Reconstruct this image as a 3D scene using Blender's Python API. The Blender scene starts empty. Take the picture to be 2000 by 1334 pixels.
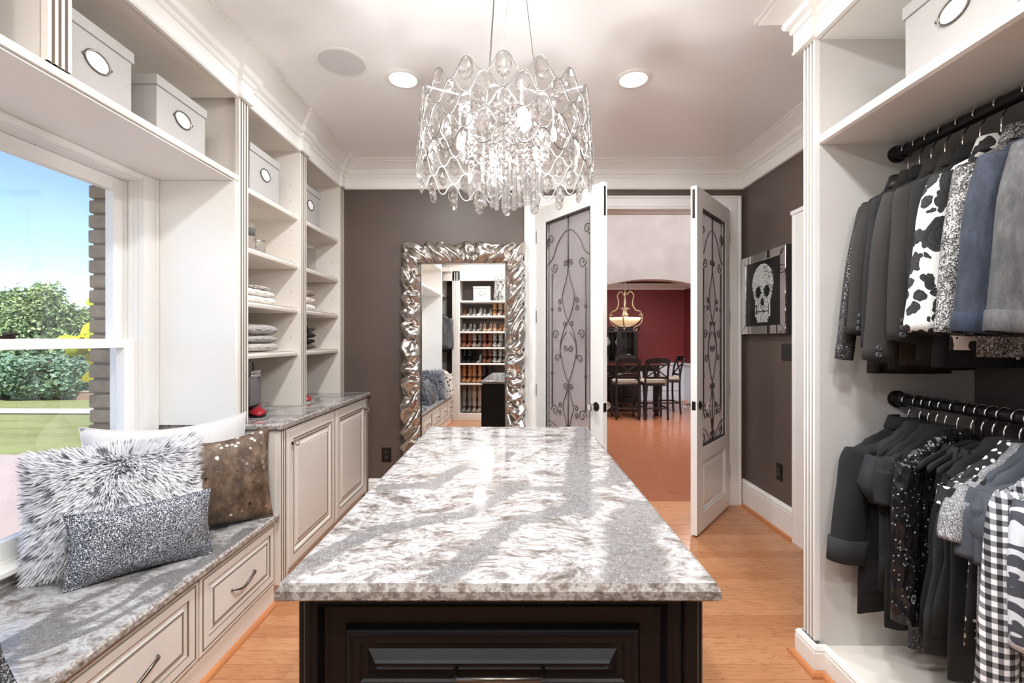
import bpy, math, random
from mathutils import Vector, Matrix, noise
R = math.radians
random.seed(7)
scene = bpy.context.scene
COL = scene.collection
# ---------------------------------------------------------------- camera, sky, sun, exposure
CZ, F = 1.36, 16 / 36 * 2000
cam = bpy.data.cameras.new('camera'); camo = bpy.data.objects.new('camera', cam); COL.objects.link(camo)
camo.location = (0, 0, CZ); camo.rotation_euler = (R(90), 0, 0)
cam.lens, cam.sensor_width, cam.clip_start, cam.clip_end = 16.0, 36.0, .03, 400
cam.shift_x, cam.shift_y = -.002, -.0015
scene.camera = camo
vs = scene.view_settings
scene.display_settings.display_device = 'sRGB'
vs.view_transform, vs.look, vs.exposure, vs.gamma, vs.use_curve_mapping = 'Standard', 'None', 0.22, 1, False
cy = scene.cycles
cy.max_bounces, cy.diffuse_bounces, cy.glossy_bounces, cy.transmission_bounces, cy.transparent_max_bounces = 10, 6, 4, 8, 12
cy.use_adaptive_sampling = True; cy.adaptive_threshold = .03; cy.caustics_reflective = False; cy.caustics_refractive = False; cy.sample_clamp_indirect = 10
W = bpy.data.worlds.new('sky'); scene.world = W; W.use_nodes = True
wn = W.node_tree; bg = wn.nodes['Background']
sky = wn.nodes.new('ShaderNodeTexSky'); sky.sky_type = 'NISHITA'; sky.sun_disc = False
sky.sun_elevation, sky.sun_rotation, sky.air_density, sky.dust_density, sky.ozone_density = R(48), R(200), .75, .0, 2.2
wn.links.new(sky.outputs[0], bg.inputs[0]); bg.inputs[1].default_value = .27
sun = bpy.data.lights.new('sun', 'SUN'); suno = bpy.data.objects.new('sun', sun); COL.objects.link(suno)
sun.energy, sun.angle, sun.color = 5.6, R(.6), (1, .95, .87)
suno.rotation_euler = Vector((-.35, .8, -.95)).to_track_quat('-Z', 'Y').to_euler()
suno.location = (-6, -6, 9)
CAN_W, CHAND_W, HALL_W = 19.0, 58.0, 95.0

# ---------------------------------------------------------------- helpers
def lin(c):
    return tuple(((v / 255) / 12.92 if v <= 10 else (((v / 255) + .055) / 1.055) ** 2.4) for v in c)
def wloc(o):
    p = Vector((0, 0, 0))
    while o is not None:
        p = p + Vector(o.location); o = o.parent
    return p
def tag(o, label=None, cat=None, group=None, kind=None):
    for k, v in (('label', label), ('category', cat), ('group', group), ('kind', kind)):
        if v: o[k] = v
    return o
def thing(name, label, cat, loc=(0, 0, 0), rz=0, group=None, kind=None):
    o = bpy.data.objects.new(name, None); COL.objects.link(o)
    o.location = loc; o.rotation_euler = (0, 0, rz); o.empty_display_size = .05
    return tag(o, label, cat, group, kind)
def dup(o, parent=None):
    c = o.copy(); COL.objects.link(c); c.parent = parent
    for ch in o.children: dup(ch, c)
    return c

class MB:
    def __init__(s): s.v, s.f, s.m, s.cm = [], [], [], 0
    def add(s, vs, fs):
        b = len(s.v); s.v += [tuple(v) for v in vs]
        for f in fs: s.f.append(tuple(i + b for i in f)); s.m.append(s.cm)
        return s
    def box(s, x0, x1, y0, y1, z0, z1):
        return s.add([(x, y, z) for z in (z0, z1) for y in (y0, y1) for x in (x0, x1)],
              [(0, 2, 3, 1), (4, 5, 7, 6), (0, 1, 5, 4), (2, 6, 7, 3), (0, 4, 6, 2), (1, 3, 7, 5)])
    def bbox(s, x0, x1, y0, y1, z0, z1, b=.004):
        # chamfered box: lofted vertical octagons
        def ring(i, z): return [(x0+i, y0+b+0*i, z), (x0+b, y0+i, z), (x1-b, y0+i, z), (x1-i, y0+b, z), (x1-i, y1-b, z), (x1-b, y1-i, z), (x0+b, y1-i, z), (x0+i, y1-b, z)]
        return s.loft([ring(b*.99, z0), ring(0, z0+b), ring(0, z1-b), ring(b*.99, z1)], True)
    def loft(s, rings, cap=True, closed=True):
        n = len(rings[0]); vs = [p for r in rings for p in r]; fs = []
        for i in range(len(rings) - 1):
            for j in range(n if closed else n - 1):
                k = (j + 1) % n
                fs.append((i*n+j, i*n+k, (i+1)*n+k, (i+1)*n+j))
        if cap: fs += [tuple(range(n-1, -1, -1)), tuple((len(rings)-1)*n + j for j in range(n))]
        return s.add(vs, fs)
    def tube(s, pts, r, n=8, closed=False, cap=True, flat=1.0):
        P = [Vector(p) for p in pts]; m = len(P); rings = []; up = None
        for i in range(m):
            a = P[i-1] if (i > 0 or closed) else P[i]; b = P[(i+1) % m] if (i < m-1 or closed) else P[i]
            t = (b - a)
            t = t.normalized() if t.length > 1e-9 else Vector((0, 0, 1))
            if up is None: up = Vector((0, 0, 1)) if abs(t.z) < .9 else Vector((0, 1, 0))
            u = (up - t * up.dot(t))
            u = u.normalized() if u.length > 1e-6 else t.orthogonal().normalized()
            up = u; w = t.cross(u); rr = r[i] if isinstance(r, (list, tuple)) else r
            rings.append([P[i] + (u*math.cos(q)*rr + w*math.sin(q)*rr*flat) for q in [2*math.pi*k/n for k in range(n)]])
        if closed: rings.append(rings[0]); cap = False
        return s.loft(rings, cap)
    def cyl(s, a, b, r, n=16, r2=None): return s.tube([a, b], [r, r if r2 is None else r2], n)
    def lathe(s, prof, c=(0, 0, 0), n=24, axis='z', sx=1, sy=1):
        rings = []; ring_ = prof[0][0] > .01 and prof[-1][0] > .01 and abs(prof[0][0]-prof[-1][0]) < .02 and axis == 'z' and abs(prof[0][1]-prof[-1][1]) < .02
        if ring_: prof = list(prof) + [prof[0]]
        for r, z in prof:
            ring = []
            for k in range(n):
                q = 2*math.pi*k/n; x, y = r*math.cos(q)*sx, r*math.sin(q)*sy
                p = (x, y, z) if axis == 'z' else ((x, z, y) if axis == 'y' else (z, x, y))
                ring.append((p[0]+c[0], p[1]+c[1], p[2]+c[2]))
            rings.append(ring)
        return s.loft(rings, not ring_)
    def sph(s, c, r, n=12, m=8, sz=1): return s.lathe([(max(r*math.sin(math.pi*i/m), 1e-4), -r*sz*math.cos(math.pi*i/m)) for i in range(m+1)], c, n)
    def prism(s, poly, axis, d0, d1):
        def p(u, v, d): return {'x': (d, u, v), 'y': (u, d, v), 'z': (u, v, d)}[axis]
        return s.loft([[p(u, v, d0) for u, v in poly], [p(u, v, d1) for u, v in poly]], True)
    def sweep(s, path, prof, closed=False):
        # path: plan points, profile (out, z) with out along the right-hand side of travel
        n = len(path); rings = []
        for i in range(n):
            ds = []
            if i > 0 or closed: ds.append(Vector((path[i][0]-path[i-1][0], path[i][1]-path[i-1][1])).normalized())
            if i < n-1 or closed: ds.append(Vector((path[(i+1) % n][0]-path[i][0], path[(i+1) % n][1]-path[i][1])).normalized())
            ns = [Vector((d.y, -d.x)) for d in ds]
            if len(ns) == 2:
                m = (ns[0] + ns[1]); m = m / max(.2, (1 + ns[0].dot(ns[1])))
            else: m = ns[0]
            rings.append([(path[i][0] + m.x*o, path[i][1] + m.y*o, z) for o, z in prof])
        return s.loft(rings, True)
    def rings_rect(s, steps, fn, w, h, glaze=()):
        # concentric rectangles (inset, depth): a raised or recessed panel; fn maps (u, v, d) to space
        prev = None
        for i, (ins, d) in enumerate(steps):
            r = [fn(u, v, d) for u, v in ((ins, ins), (w-ins, ins), (w-ins, h-ins), (ins, h-ins))]
            if prev:
                s.cm = 1 if i in glaze else 0
                s.add(prev + r, [(k, (k+1) % 4, 4+(k+1) % 4, 4+k) for k in range(4)])
            prev = r
        s.cm = 0
        return s.add(prev, [(0, 1, 2, 3)])
    def build(s, name, mats, parent=None, local=False, smooth=False, bevel=0, label=None, cat=None, group=None, kind=None, autos=None):
        me = bpy.data.meshes.new(name)
        off = Vector((0, 0, 0))
        o = bpy.data.objects.new(name, me)
        if parent is not None:
            if not local: off = wloc(parent)
        elif not local:
            xs, ys, zs = zip(*s.v); off = Vector(((min(xs)+max(xs))/2, (min(ys)+max(ys))/2, min(zs))); o.location = off
        me.from_pydata([(v[0]-off.x, v[1]-off.y, v[2]-off.z) for v in s.v], [], s.f)
        for m in (mats if isinstance(mats, (list, tuple)) else [mats]): me.materials.append(m)
        if any(s.m): me.polygons.foreach_set('material_index', s.m)
        if smooth: me.shade_smooth()
        if autos is not None:
            me.shade_smooth()
            try: me.set_sharp_from_angle(angle=R(autos))
            except Exception: pass
        me.update()
        import bmesh
        bm = bmesh.new(); bm.from_mesh(me); bmesh.ops.recalc_face_normals(bm, faces=bm.faces); bm.to_mesh(me); bm.free()
        COL.objects.link(o); o.parent = parent
        if bevel:
            b = o.modifiers.new('edge', 'BEVEL'); b.width = bevel; b.segments = 2; b.limit_method = 'ANGLE'; b.angle_limit = R(50)
        return tag(o, label, cat, group, kind)
def px(x, y, z=None, Y=None, X=None):
    # a photograph pixel on a known plane of the room -> a point of the room
    u, v = (x - 1004) / F, (664 - y) / F
    t = (z - CZ) / v if z is not None else (Y if Y is not None else X / u)
    return Vector((u*t, t, CZ + v*t))

# ---------------------------------------------------------------- materials
class NT:
    def __init__(s, name):
        s.mat = bpy.data.materials.new(name); s.mat.use_nodes = True; s.t = s.mat.node_tree
        s.b = s.t.nodes['Principled BSDF']; s.out = s.t.nodes['Material Output']
    def n(s, kind, **kw):
        o = s.t.nodes.new('ShaderNode' + kind)
        for k, v in kw.items():
            if k.startswith('_'): o.inputs[int(k[1:])].default_value = v
            elif k in o.inputs: o.inputs[k].default_value = v
            else: setattr(o, k, v)
        return o
    def l(s, a, b): s.t.links.new(a, b)
    def pos(s, scale=(1, 1, 1), obj=False, rot=(0, 0, 0)):
        g = s.n('TexCoord').outputs['Object'] if obj else s.n('NewGeometry').outputs['Position']
        m = s.n('Mapping'); m.inputs['Scale'].default_value = scale; m.inputs['Rotation'].default_value = rot; s.l(g, m.inputs[0]); return m.outputs[0]
    def noise(s, vec, scale, detail=4, rough=.55, dist=0):
        o = s.n('TexNoise', Scale=scale, Detail=detail, Roughness=rough, Distortion=dist); s.l(vec, o.inputs['Vector']); return o
    def vor(s, vec, scale, feature='F1', rnd=1.0):
        o = s.n('TexVoronoi', Scale=scale, Randomness=rnd); o.feature = feature; s.l(vec, o.inputs['Vector']); return o
    def ramp(s, fac, stops, interp='LINEAR'):
        o = s.n('ValToRGB'); o.color_ramp.interpolation = interp; e = o.color_ramp.elements
        while len(e) < len(stops): e.new(.5)
        for i, (p, c) in enumerate(stops): e[i].position = p; e[i].color = (*c, 1) if len(c) == 3 else c
        s.l(fac, o.inputs[0]); return o.outputs[0]
    def math(s, op, a, b=None, c=None, clamp=False):
        o = s.n('Math', operation=op); o.use_clamp = clamp
        for i, x in enumerate((a, b, c)):
            if x is None: continue
            if isinstance(x, (int, float)): o.inputs[i].default_value = x
            else: s.l(x, o.inputs[i])
        return o.outputs[0]
    def mix(s, fac, a, b, mode='MIX'):
        o = s.n('Mix', data_type='RGBA', blend_type=mode)
        for k, x in ((0, fac), (6, a), (7, b)):
            if isinstance(x, (int, float)): o.inputs[k].default_value = x
            elif isinstance(x, tuple): o.inputs[k].default_value = (*x, 1)
            else: s.l(x, o.inputs[k])
        return o.outputs[2]
    def bump(s, h, strength=.3, dist=.01):
        o = s.n('Bump', Strength=strength, Distance=dist); s.l(h, o.inputs['Height']); s.l(o.outputs[0], s.b.inputs['Normal']); return o
    def set(s, **kw):
        for k, v in kw.items(): s.b.inputs[k.replace('_', ' ')].default_value = v
        return s
def M(name, col, rough=.5, metal=0, var=None, bump=None, obj=False, emit=0, **kw):
    n = NT(name); c = lin(col)
    n.set(Roughness=rough, Metallic=metal, **kw); n.b.inputs['Base Color'].default_value = (*c, 1)
    if var:
        sc, amt = var[0], var[1]; st = var[2] if len(var) > 2 else (1, 1, 1)
        f = n.noise(n.pos(st, obj), sc, 5)
        n.l(n.ramp(f.outputs[0], [(.3, tuple(x*(1-amt) for x in c)), (.7, tuple(min(1, x*(1+amt)) for x in c))]), n.b.inputs['Base Color'])
    if bump:
        n.bump(n.noise(n.pos(bump[3] if len(bump) > 3 else (1, 1, 1), obj), bump[0], 3).outputs[0], bump[1], bump[2])
    if emit: n.b.inputs['Emission Color'].default_value = (*c, 1); n.b.inputs['Emission Strength'].default_value = emit
    return n.mat

m_white = M('white_paint', (238, 236, 232), .42)
m_cream = M('cream_cabinet', (226, 219, 210), .42, var=(3, .03))
m_glaze = M('brown_glaze', (128, 114, 100), .5)
m_ceil = M('ceiling_paint', (241, 240, 238), .7)
m_brown = M('taupe_wall_paint', (92, 79, 72), .45, var=(2, .05), bump=(260, .05, .002))
m_espresso = M('espresso_wood', (14, 11, 11), .45, var=(3, .12, (1, 1, 12)), Specular_IOR_Level=.3)
m_oakshoe = M('oak_moulding', (188, 122, 76), .4, var=(8, .1, (1, 1, 6)))
m_boxgrey = M('grey_linen_board', (170, 166, 162), .8, var=(220, .06), bump=(500, .15, .001))
m_tagwhite = M('card_white', (242, 241, 238), .6)
m_pewter = M('pewter_metal', (120, 114, 108), .3, 1)
m_chrome = M('chrome', (225, 225, 228), .12, 1)
m_blackmetal = M('black_iron_pipe', (26, 24, 23), .35, .6)
m_bronze = M('dark_bronze', (52, 44, 40), .38, .8)
m_iron = M('wrought_iron', (84, 78, 74), .5, .4)
m_mirror = M('mirror_glass', (244, 244, 244), .005, 1)
m_velvet = M('black_velvet', (20, 20, 21), .85)
m_dark = M('dark_gap', (40, 38, 36), .8)
m_bulb = M('bulb_glow', (255, 244, 228), .5, emit=14)
m_lens = M('downlight_lens', (255, 250, 242), .5, emit=6)

def stone(name, veins=None, scale=1.0, seed=0):
    n = NT(name); p = n.pos((1, 1, 1))
    st = n.pos((.7, 1.3, 1.0))
    warp = n.noise(p, 3.0*scale, 3)
    wv = n.n('VectorMath', operation='MULTIPLY_ADD'); n.l(warp.outputs['Color'], wv.inputs[0]); wv.inputs[1].default_value = (.28, .28, .28); n.l(st, wv.inputs[2])
    a = n.noise(wv.outputs[0], 13*scale, 9, .72)
    b = n.noise(wv.outputs[0], 62*scale, 8, .72)
    c1 = n.ramp(a.outputs[0], [(.34, lin((96, 88, 84))), (.43, lin((140, 133, 129))), (.50, lin((174, 172, 171))), (.58, lin((190, 189, 189))), (.66, lin((148, 140, 136)))])
    c2 = n.ramp(b.outputs[0], [(.36, lin((104, 94, 88))), (.45, lin((178, 171, 167))), (.53, lin((240, 239, 239))), (.68, lin((250, 250, 250)))])
    base = n.mix(.74 if veins else .5, c1, c2, 'MULTIPLY')  # unveined bench and counter stone mixed lighter to make up for weaker light
    fleck = n.vor(p, 420)
    spk = n.math('LESS_THAN', fleck.outputs['Distance'], .28)
    colr = n.n('SeparateColor'); n.l(fleck.outputs['Color'], colr.inputs[0])
    spk = n.math('MULTIPLY', spk, n.math('GREATER_THAN', colr.outputs[0], .72))
    grey = n.mix(spk, n.ramp(n.noise(p, 60, 4).outputs[0], [(.3, lin((92, 89, 89))), (.7, lin((120, 117, 116)))]), lin((226, 226, 226)))
    if veins:
        wn2 = n.noise(p, 16, 5, .65); off = n.n('VectorMath', operation='MULTIPLY_ADD')
        n.l(wn2.outputs['Color'], off.inputs[0]); off.inputs[1].default_value = (.07, .07, 0); 
        sh = n.n('VectorMath', operation='SUBTRACT'); n.l(p, sh.inputs[0]); sh.inputs[1].default_value = (.035, .035, 0); n.l(sh.outputs[0], off.inputs[2])
        fl = n.n('VectorMath', operation='MULTIPLY'); n.l(off.outputs[0], fl.inputs[0]); fl.inputs[1].default_value = (1, 1, 0)
        P = fl.outputs[0]; res = None
        for pts, w in veins:
            for (ax, ay), (bx, by) in zip(pts[:-1], pts[1:]):
                ab = Vector((bx-ax, by-ay, 0)); L2 = max(ab.length_squared, 1e-6)
                d = n.n('VectorMath', operation='SUBTRACT'); n.l(P, d.inputs[0]); d.inputs[1].default_value = (ax, ay, 0)
                dt = n.n('VectorMath', operation='DOT_PRODUCT'); n.l(d.outputs[0], dt.inputs[0]); dt.inputs[1].default_value = ab/L2
                t = n.math('ADD', dt.outputs['Value'], 0, clamp=True)
                q = n.n('VectorMath', operation='SCALE'); q.inputs[0].default_value = ab; n.l(t, q.inputs['Scale'])
                ds = n.n('VectorMath', operation='DISTANCE'); n.l(d.outputs[0], ds.inputs[0]); n.l(q.outputs[0], ds.inputs[1])
                e = n.math('DIVIDE', ds.outputs['Value'], w)
                res = e if res is None else n.math('MINIMUM', res, e)
        mask = n.ramp(res, [(.70, (1, 1, 1)), (1.0, (0, 0, 0))])
    else:
        wv3 = n.n('TexWave', Scale=1.1*scale, Distortion=9, Detail=3, _5=1.6); n.l(n.pos((1, .55, .6), rot=(0, 0, .6+seed)), wv3.inputs[0])
        mask = n.ramp(wv3.outputs['Fac'], [(.86, (0, 0, 0)), (.94, (1, 1, 1))])
    col = n.mix(n.math('MULTIPLY', mask, .92), base, grey)
    # the cut edges of the slab expose a browner aggregate
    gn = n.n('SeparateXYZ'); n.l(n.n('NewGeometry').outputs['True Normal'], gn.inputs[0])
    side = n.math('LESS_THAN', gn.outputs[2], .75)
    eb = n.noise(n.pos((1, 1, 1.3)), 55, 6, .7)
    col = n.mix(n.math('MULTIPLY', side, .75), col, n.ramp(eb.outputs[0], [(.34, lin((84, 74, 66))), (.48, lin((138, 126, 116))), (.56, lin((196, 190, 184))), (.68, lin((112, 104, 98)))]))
    n.l(col, n.b.inputs['Base Color'])
    n.set(Roughness=.09, IOR=1.5)
    return n.mat
def stone_pts(crop): 
    out = []
    for x, y in crop:
        q = px(530 + .445*x, 820 + .445*y, z=.92); out.append((q.x, q.y))
    return out
VE = [(stone_pts([(60, 690), (300, 560), (450, 490), (650, 450), (850, 410), (960, 370), (1045, 295)]), .032),
      (stone_pts([(740, 700), (850, 620), (930, 560), (1010, 490), (1110, 440), (1250, 400), (1390, 385)]), .034),
      (stone_pts([(1375, 395), (1350, 320), (1345, 200), (1355, 110), (1370, 40)]), .05),
      (stone_pts([(1600, 700), (1580, 560), (1570, 460), (1640, 390)]), .072),
      (stone_pts([(500, 295), (700, 290), (765, 250), (850, 200), (1000, 172), (1040, 150)]), .034),
      (stone_pts([(1370, 290), (1450, 280), (1525, 260), (1520, 200)]), .04),
      (stone_pts([(1030, 285), (1200, 300), (1350, 310)]), .03)]
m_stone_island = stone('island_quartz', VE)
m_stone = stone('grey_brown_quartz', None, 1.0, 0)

def wood(name, c1, c2, c3, rough=.22):
    n = NT(name)
    oi = n.n('ObjectInfo').outputs['Random']
    p = n.pos((1, 1, 1)); ad = n.n('VectorMath', operation='ADD'); n.l(p, ad.inputs[0])
    cb = n.n('CombineXYZ'); n.l(n.math('MULTIPLY', oi, 37), cb.inputs[0]); n.l(n.math('MULTIPLY', oi, 11), cb.inputs[1]); n.l(cb.outputs[0], ad.inputs[1])
    mp = n.n('Mapping'); mp.inputs['Scale'].default_value = (1.6, 16, 1); n.l(ad.outputs[0], mp.inputs[0])
    w = n.noise(mp.outputs[0], 1.6, 3, .5)
    rg = n.math('FRACT', n.math('MULTIPLY', w.outputs[0], 9))
    ring = n.ramp(rg, [(0, (0, 0, 0)), (.12, (1, 1, 1)), (.75, (.8, .8, .8)), (1, (0, 0, 0))])
    mp2 = n.n('Mapping'); mp2.inputs['Scale'].default_value = (6, 260, 1); n.l(ad.outputs[0], mp2.inputs[0])
    f = n.noise(mp2.outputs[0], 1, 4)
    base = n.mix(oi, lin(c1), lin(c2))
    col = n.mix(n.math('MULTIPLY', n.math('SUBTRACT', 1.0, ring), .5), base, lin(c3))
    col = n.mix(.35, col, n.ramp(f.outputs[0], [(.3, (.72, .66, .6)), (.65, (1, 1, 1))]), 'MULTIPLY')
    n.l(col, n.b.inputs['Base Color']); n.set(Roughness=rough)
    n.bump(f.outputs[0], .06, .001)
    return n.mat
m_oak = wood('oak_floor', (196, 142, 102), (178, 122, 84), (134, 82, 52))
m_oakhall = wood('oak_floor_hall_light', (162, 106, 78), (148, 94, 68), (108, 64, 46), .16)  # same oak as the room; redder hall light put into its colour

def glassmat(name, col=(1, 1, 1), rough=0.0, ior=1.45, clear=0.0, bump=None):
    n = NT(name); g = n.n('BsdfGlass', Roughness=rough, IOR=ior); g.inputs['Color'].default_value = (*col, 1)
    if bump:
        v = n.noise(n.pos((1, 1, 1)), bump[0], 2); bb = n.n('Bump', Strength=bump[1], Distance=bump[2]); n.l(v.outputs[0], bb.inputs['Height']); n.l(bb.outputs[0], g.inputs['Normal'])
    if clear:
        t = n.n('BsdfTransparent'); mx = n.n('MixShader'); mx.inputs[0].default_value = clear
        n.l(g.outputs[0], mx.inputs[1]); n.l(t.outputs[0], mx.inputs[2]); n.l(mx.outputs[0], n.out.inputs[0])
    else: n.l(g.outputs[0], n.out.inputs[0])
    return n.mat
def panemat(name, refl=.06, tint=(1, 1, 1)):
    n = NT(name); t = n.n('BsdfTransparent'); t.inputs[0].default_value = (*tint, 1); g = n.n('BsdfGlossy'); g.inputs['Roughness'].default_value = .01
    fr = n.n('Fresnel'); fr.inputs[0].default_value = 1.45; mx = n.n('MixShader')
    n.l(n.math('MULTIPLY', fr.outputs[0], refl/.04), mx.inputs[0]) if refl else None
    n.l(t.outputs[0], mx.inputs[1]); n.l(g.outputs[0], mx.inputs[2]); n.l(mx.outputs[0], n.out.inputs[0]); return n.mat
m_crystal = glassmat('cut_crystal', (1, 1, 1), 0, 1.5, .45)
m_knobglass = glassmat('crystal_knob', (1, 1, 1), .03, 1.5, .12)
def rain():
    n = NT('rain_glass'); v = n.noise(n.pos((1, 1, 1)), 75, 2); b = n.n('Bump', Strength=.8, Distance=.012); n.l(v.outputs[0], b.inputs['Height'])
    g = n.n('BsdfGlass', Roughness=.12, IOR=1.4); n.l(b.outputs[0], g.inputs['Normal']); t = n.n('BsdfTransparent'); tl = n.n('BsdfTranslucent'); tl.inputs[0].default_value = (.9, .9, .92, 1); n.l(b.outputs[0], tl.inputs['Normal'])
    df = n.n('BsdfDiffuse'); df.inputs[0].default_value = (.74, .74, .76, 1); n.l(b.outputs[0], df.inputs['Normal'])
    a = n.n('MixShader', _0=.3); n.l(g.outputs[0], a.inputs[1]); n.l(t.outputs[0], a.inputs[2]); c = n.n('MixShader', _0=.5); n.l(tl.outputs[0], c.inputs[1]); n.l(df.outputs[0], c.inputs[2])
    d = n.n('MixShader', _0=.42); n.l(a.outputs[0], d.inputs[1]); n.l(c.outputs[0], d.inputs[2]); n.l(d.outputs[0], n.out.inputs[0]); return n.mat
m_raing = rain()
m_pane = panemat('window_pane_glass', .005)
m_acrylic = panemat('clear_acrylic', .05, (.96, .96, .96))
# ================================================================ the room shell
H = 2.82; YB = 3.767; XL = -1.82; XR = 1.898; YN = -.98   # ceiling, door wall, window wall, closet wall, wall behind the camera
LF, RF = -1.407, 1.24                                      # shelving fronts
def S(mb, name, m, parent=None, **kw): return mb.build(name, m, parent, kind=None if parent else 'structure', **kw)
fl = S(MB().box(-2.0, 2.1, YN-.1, YB+.07, -.2, -.021), 'floor', m_dark)
# oak strips
PWD = .085
meshes = {}
y = YN; row = 0; rest = MB()
while y < YB + .06:
    x = -1.95 - random.random()*.9; xe = 2.05; wd = min(PWD, YB+.07-y)
    while x < xe:
        L = random.choice((.7, .95, 1.2, 1.5)); a, b = max(x, -1.95), min(x+L, xe)
        if b - a > .04:
            if .45 < y < 3.35 and wd > .08:
                key = round(b-a, 3)
                if key not in meshes:
                    q = MB().bbox(0, key, 0, PWD-.0012, -.02, 0, .0012).build('plank', m_oak, fl, local=True); meshes[key] = q.data
                else:
                    q = bpy.data.objects.new('plank', meshes[key]); COL.objects.link(q); q.parent = fl
                q.location = Vector((a, y, 0)) - Vector(fl.location)
            else: rest.box(a+.0006, b-.0006, y+.0006, y+wd-.0006, -.02, 0)
        x += L
    y += PWD; row += 1
rest.build('plank_field', m_oak, fl, kind='stuff')
S(MB().box(-2.0, 2.1, YN-.1, YB+.12, H, H+.12), 'ceiling', m_ceil)
# window wall with the opening
WY0, WY1, WZ0, WZ1 = -.12, 2.2, .555, 2.13
wl = MB()
wl.box(XL-.13, XL, YN-.1, WY0, 0, H); wl.box(XL-.13, XL, WY1, YB+.12, 0, H); wl.box(XL-.13, XL, WY0, WY1, 0, WZ0); wl.box(XL-.13, XL, WY0, WY1, WZ1, H)
S(wl, 'wall_left', m_white)
# door wall
DX0, DX1, DZ = .195, 1.757, 2.435
wb = MB(); wb.box(-2.0, DX0-.02, YB, YB+.12, 0, H); wb.box(DX1+.02, 2.1, YB, YB+.12, 0, H); wb.box(DX0-.02, DX1+.02, YB, YB+.12, DZ+.02, H)
S(wb, 'wall_back', m_brown)
S(MB().box(XR, XR+.12, YN-.1, YB, 0, H), 'wall_right', m_brown)
S(MB().box(-1.95, 2.0, YN-.1, YN, 0, H), 'wall_front', m_brown)
# frieze and crown mould all round, stepping out over each fluted post
POSTS_L = [(1.373, 1.448), (2.329, 2.409), (2.998, 3.085), (3.685, 3.767)]
pl = [(LF, -.379)]
for a, b in POSTS_L[:3]: pl += [(LF, a-.012), (LF+.022, a-.012), (LF+.022, b+.012), (LF, b+.012)]
pl += [(LF, 3.673), (LF+.022, 3.673), (LF+.022, YB-.022), (DX0-.5, YB-.022), (XR-.022, YB-.022), (XR-.022, 1.985), (RF, 1.985), (RF-.022, 1.985), (RF-.022, 1.865), (RF, 1.865), (RF, -.54)]
FZ = 2.60
frieze = [(-.022, FZ), (.0, FZ), (.006, FZ+.008), (.0, FZ+.016), (.0, 2.71), (-.022, 2.71)]
crown = [(-.02, 2.69), (.006, 2.69), (.012, 2.70), (.010, 2.712), (.026, 2.722), (.034, 2.74), (.030, 2.752), (.052, 2.768), (.078, 2.786), (.098, 2.796), (.098, 2.806), (.112, 2.808), (.112, H), (-.02, H)]
S(MB().sweep(pl, frieze), 'trim_1', m_white)
S(MB().sweep(pl, crown), 'trim_2', m_white, autos=25)
# door casing
cs = MB()
prof = [(0, 0), (.02, 0), (.02, .012), (.026, .02), (.026, .07), (.02, .085), (.03, .092), (.03, .105), (0, .105)]
def casing(mb, x0, x1, ztop, yf, w=.105):
    # outline run up, across and down with mitred corners; profile is (proud, across)
    pts = [(x0, 0), (x0, ztop), (x1, ztop), (x1, 0)]
    rings = []
    for i, (x, z) in enumerate(pts):
        sx = -1 if i < 2 else 1; sz = 0 if i in (0, 3) else 1
        rings.append([(x + sx*a, yf - p, z + sz*a) for p, a in prof])
    mb.loft(rings, True)
casing(cs, DX0-.005, DX1+.005, DZ+.005, YB)
S(cs, 'trim_3', m_white)
jb = MB(); jb.box(DX0-.02, DX0, YB-.003, YB+.122, 0, DZ+.02); jb.box(DX1, DX1+.02, YB-.003, YB+.122, 0, DZ+.02); jb.box(DX0, DX1, YB-.003, YB+.122, DZ, DZ+.02)
jb.box(DX0, DX0+.012, YB+.055, YB+.1, 0, DZ); jb.box(DX1-.012, DX1, YB+.055, YB+.1, 0, DZ); jb.box(DX0, DX1, YB+.055, YB+.1, DZ-.012, DZ)
S(jb, 'trim_4', m_white)
# side-door casing on the closet wall
sc = MB()
sc.box(XR-.024, XR, 2.95, 3.06, 0, 2.2); sc.box(XR-.03, XR-.022, 3.045, 3.06, 0, 2.2); sc.box(XR-.024, XR, 2.02, 2.95, 2.09, 2.2); sc.box(XR-.034, XR, 2.02, 3.07, 2.2, 2.225)
S(sc, 'trim_5', m_white)
# baseboards with an oak shoe mould
bprof = [(0, 0), (.018, 0), (.018, .17), (.014, .185), (.02, .19), (.012, .205), (.006, .215), (0, .215)]
sprof = [(.018, 0), (.038, 0), (.036, .01), (.03, .018), (.018, .021)]
def baseb(name, path):
    b = S(MB().sweep(path, bprof), name, m_white); MB().sweep(path, sprof).build('shoe_mould', m_oakshoe, b)
baseb('baseboard_right', [(XR, YB), (XR, 3.06)])
baseb('baseboard_back', [(-1.2, YB), (DX0-.11, YB)])
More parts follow.
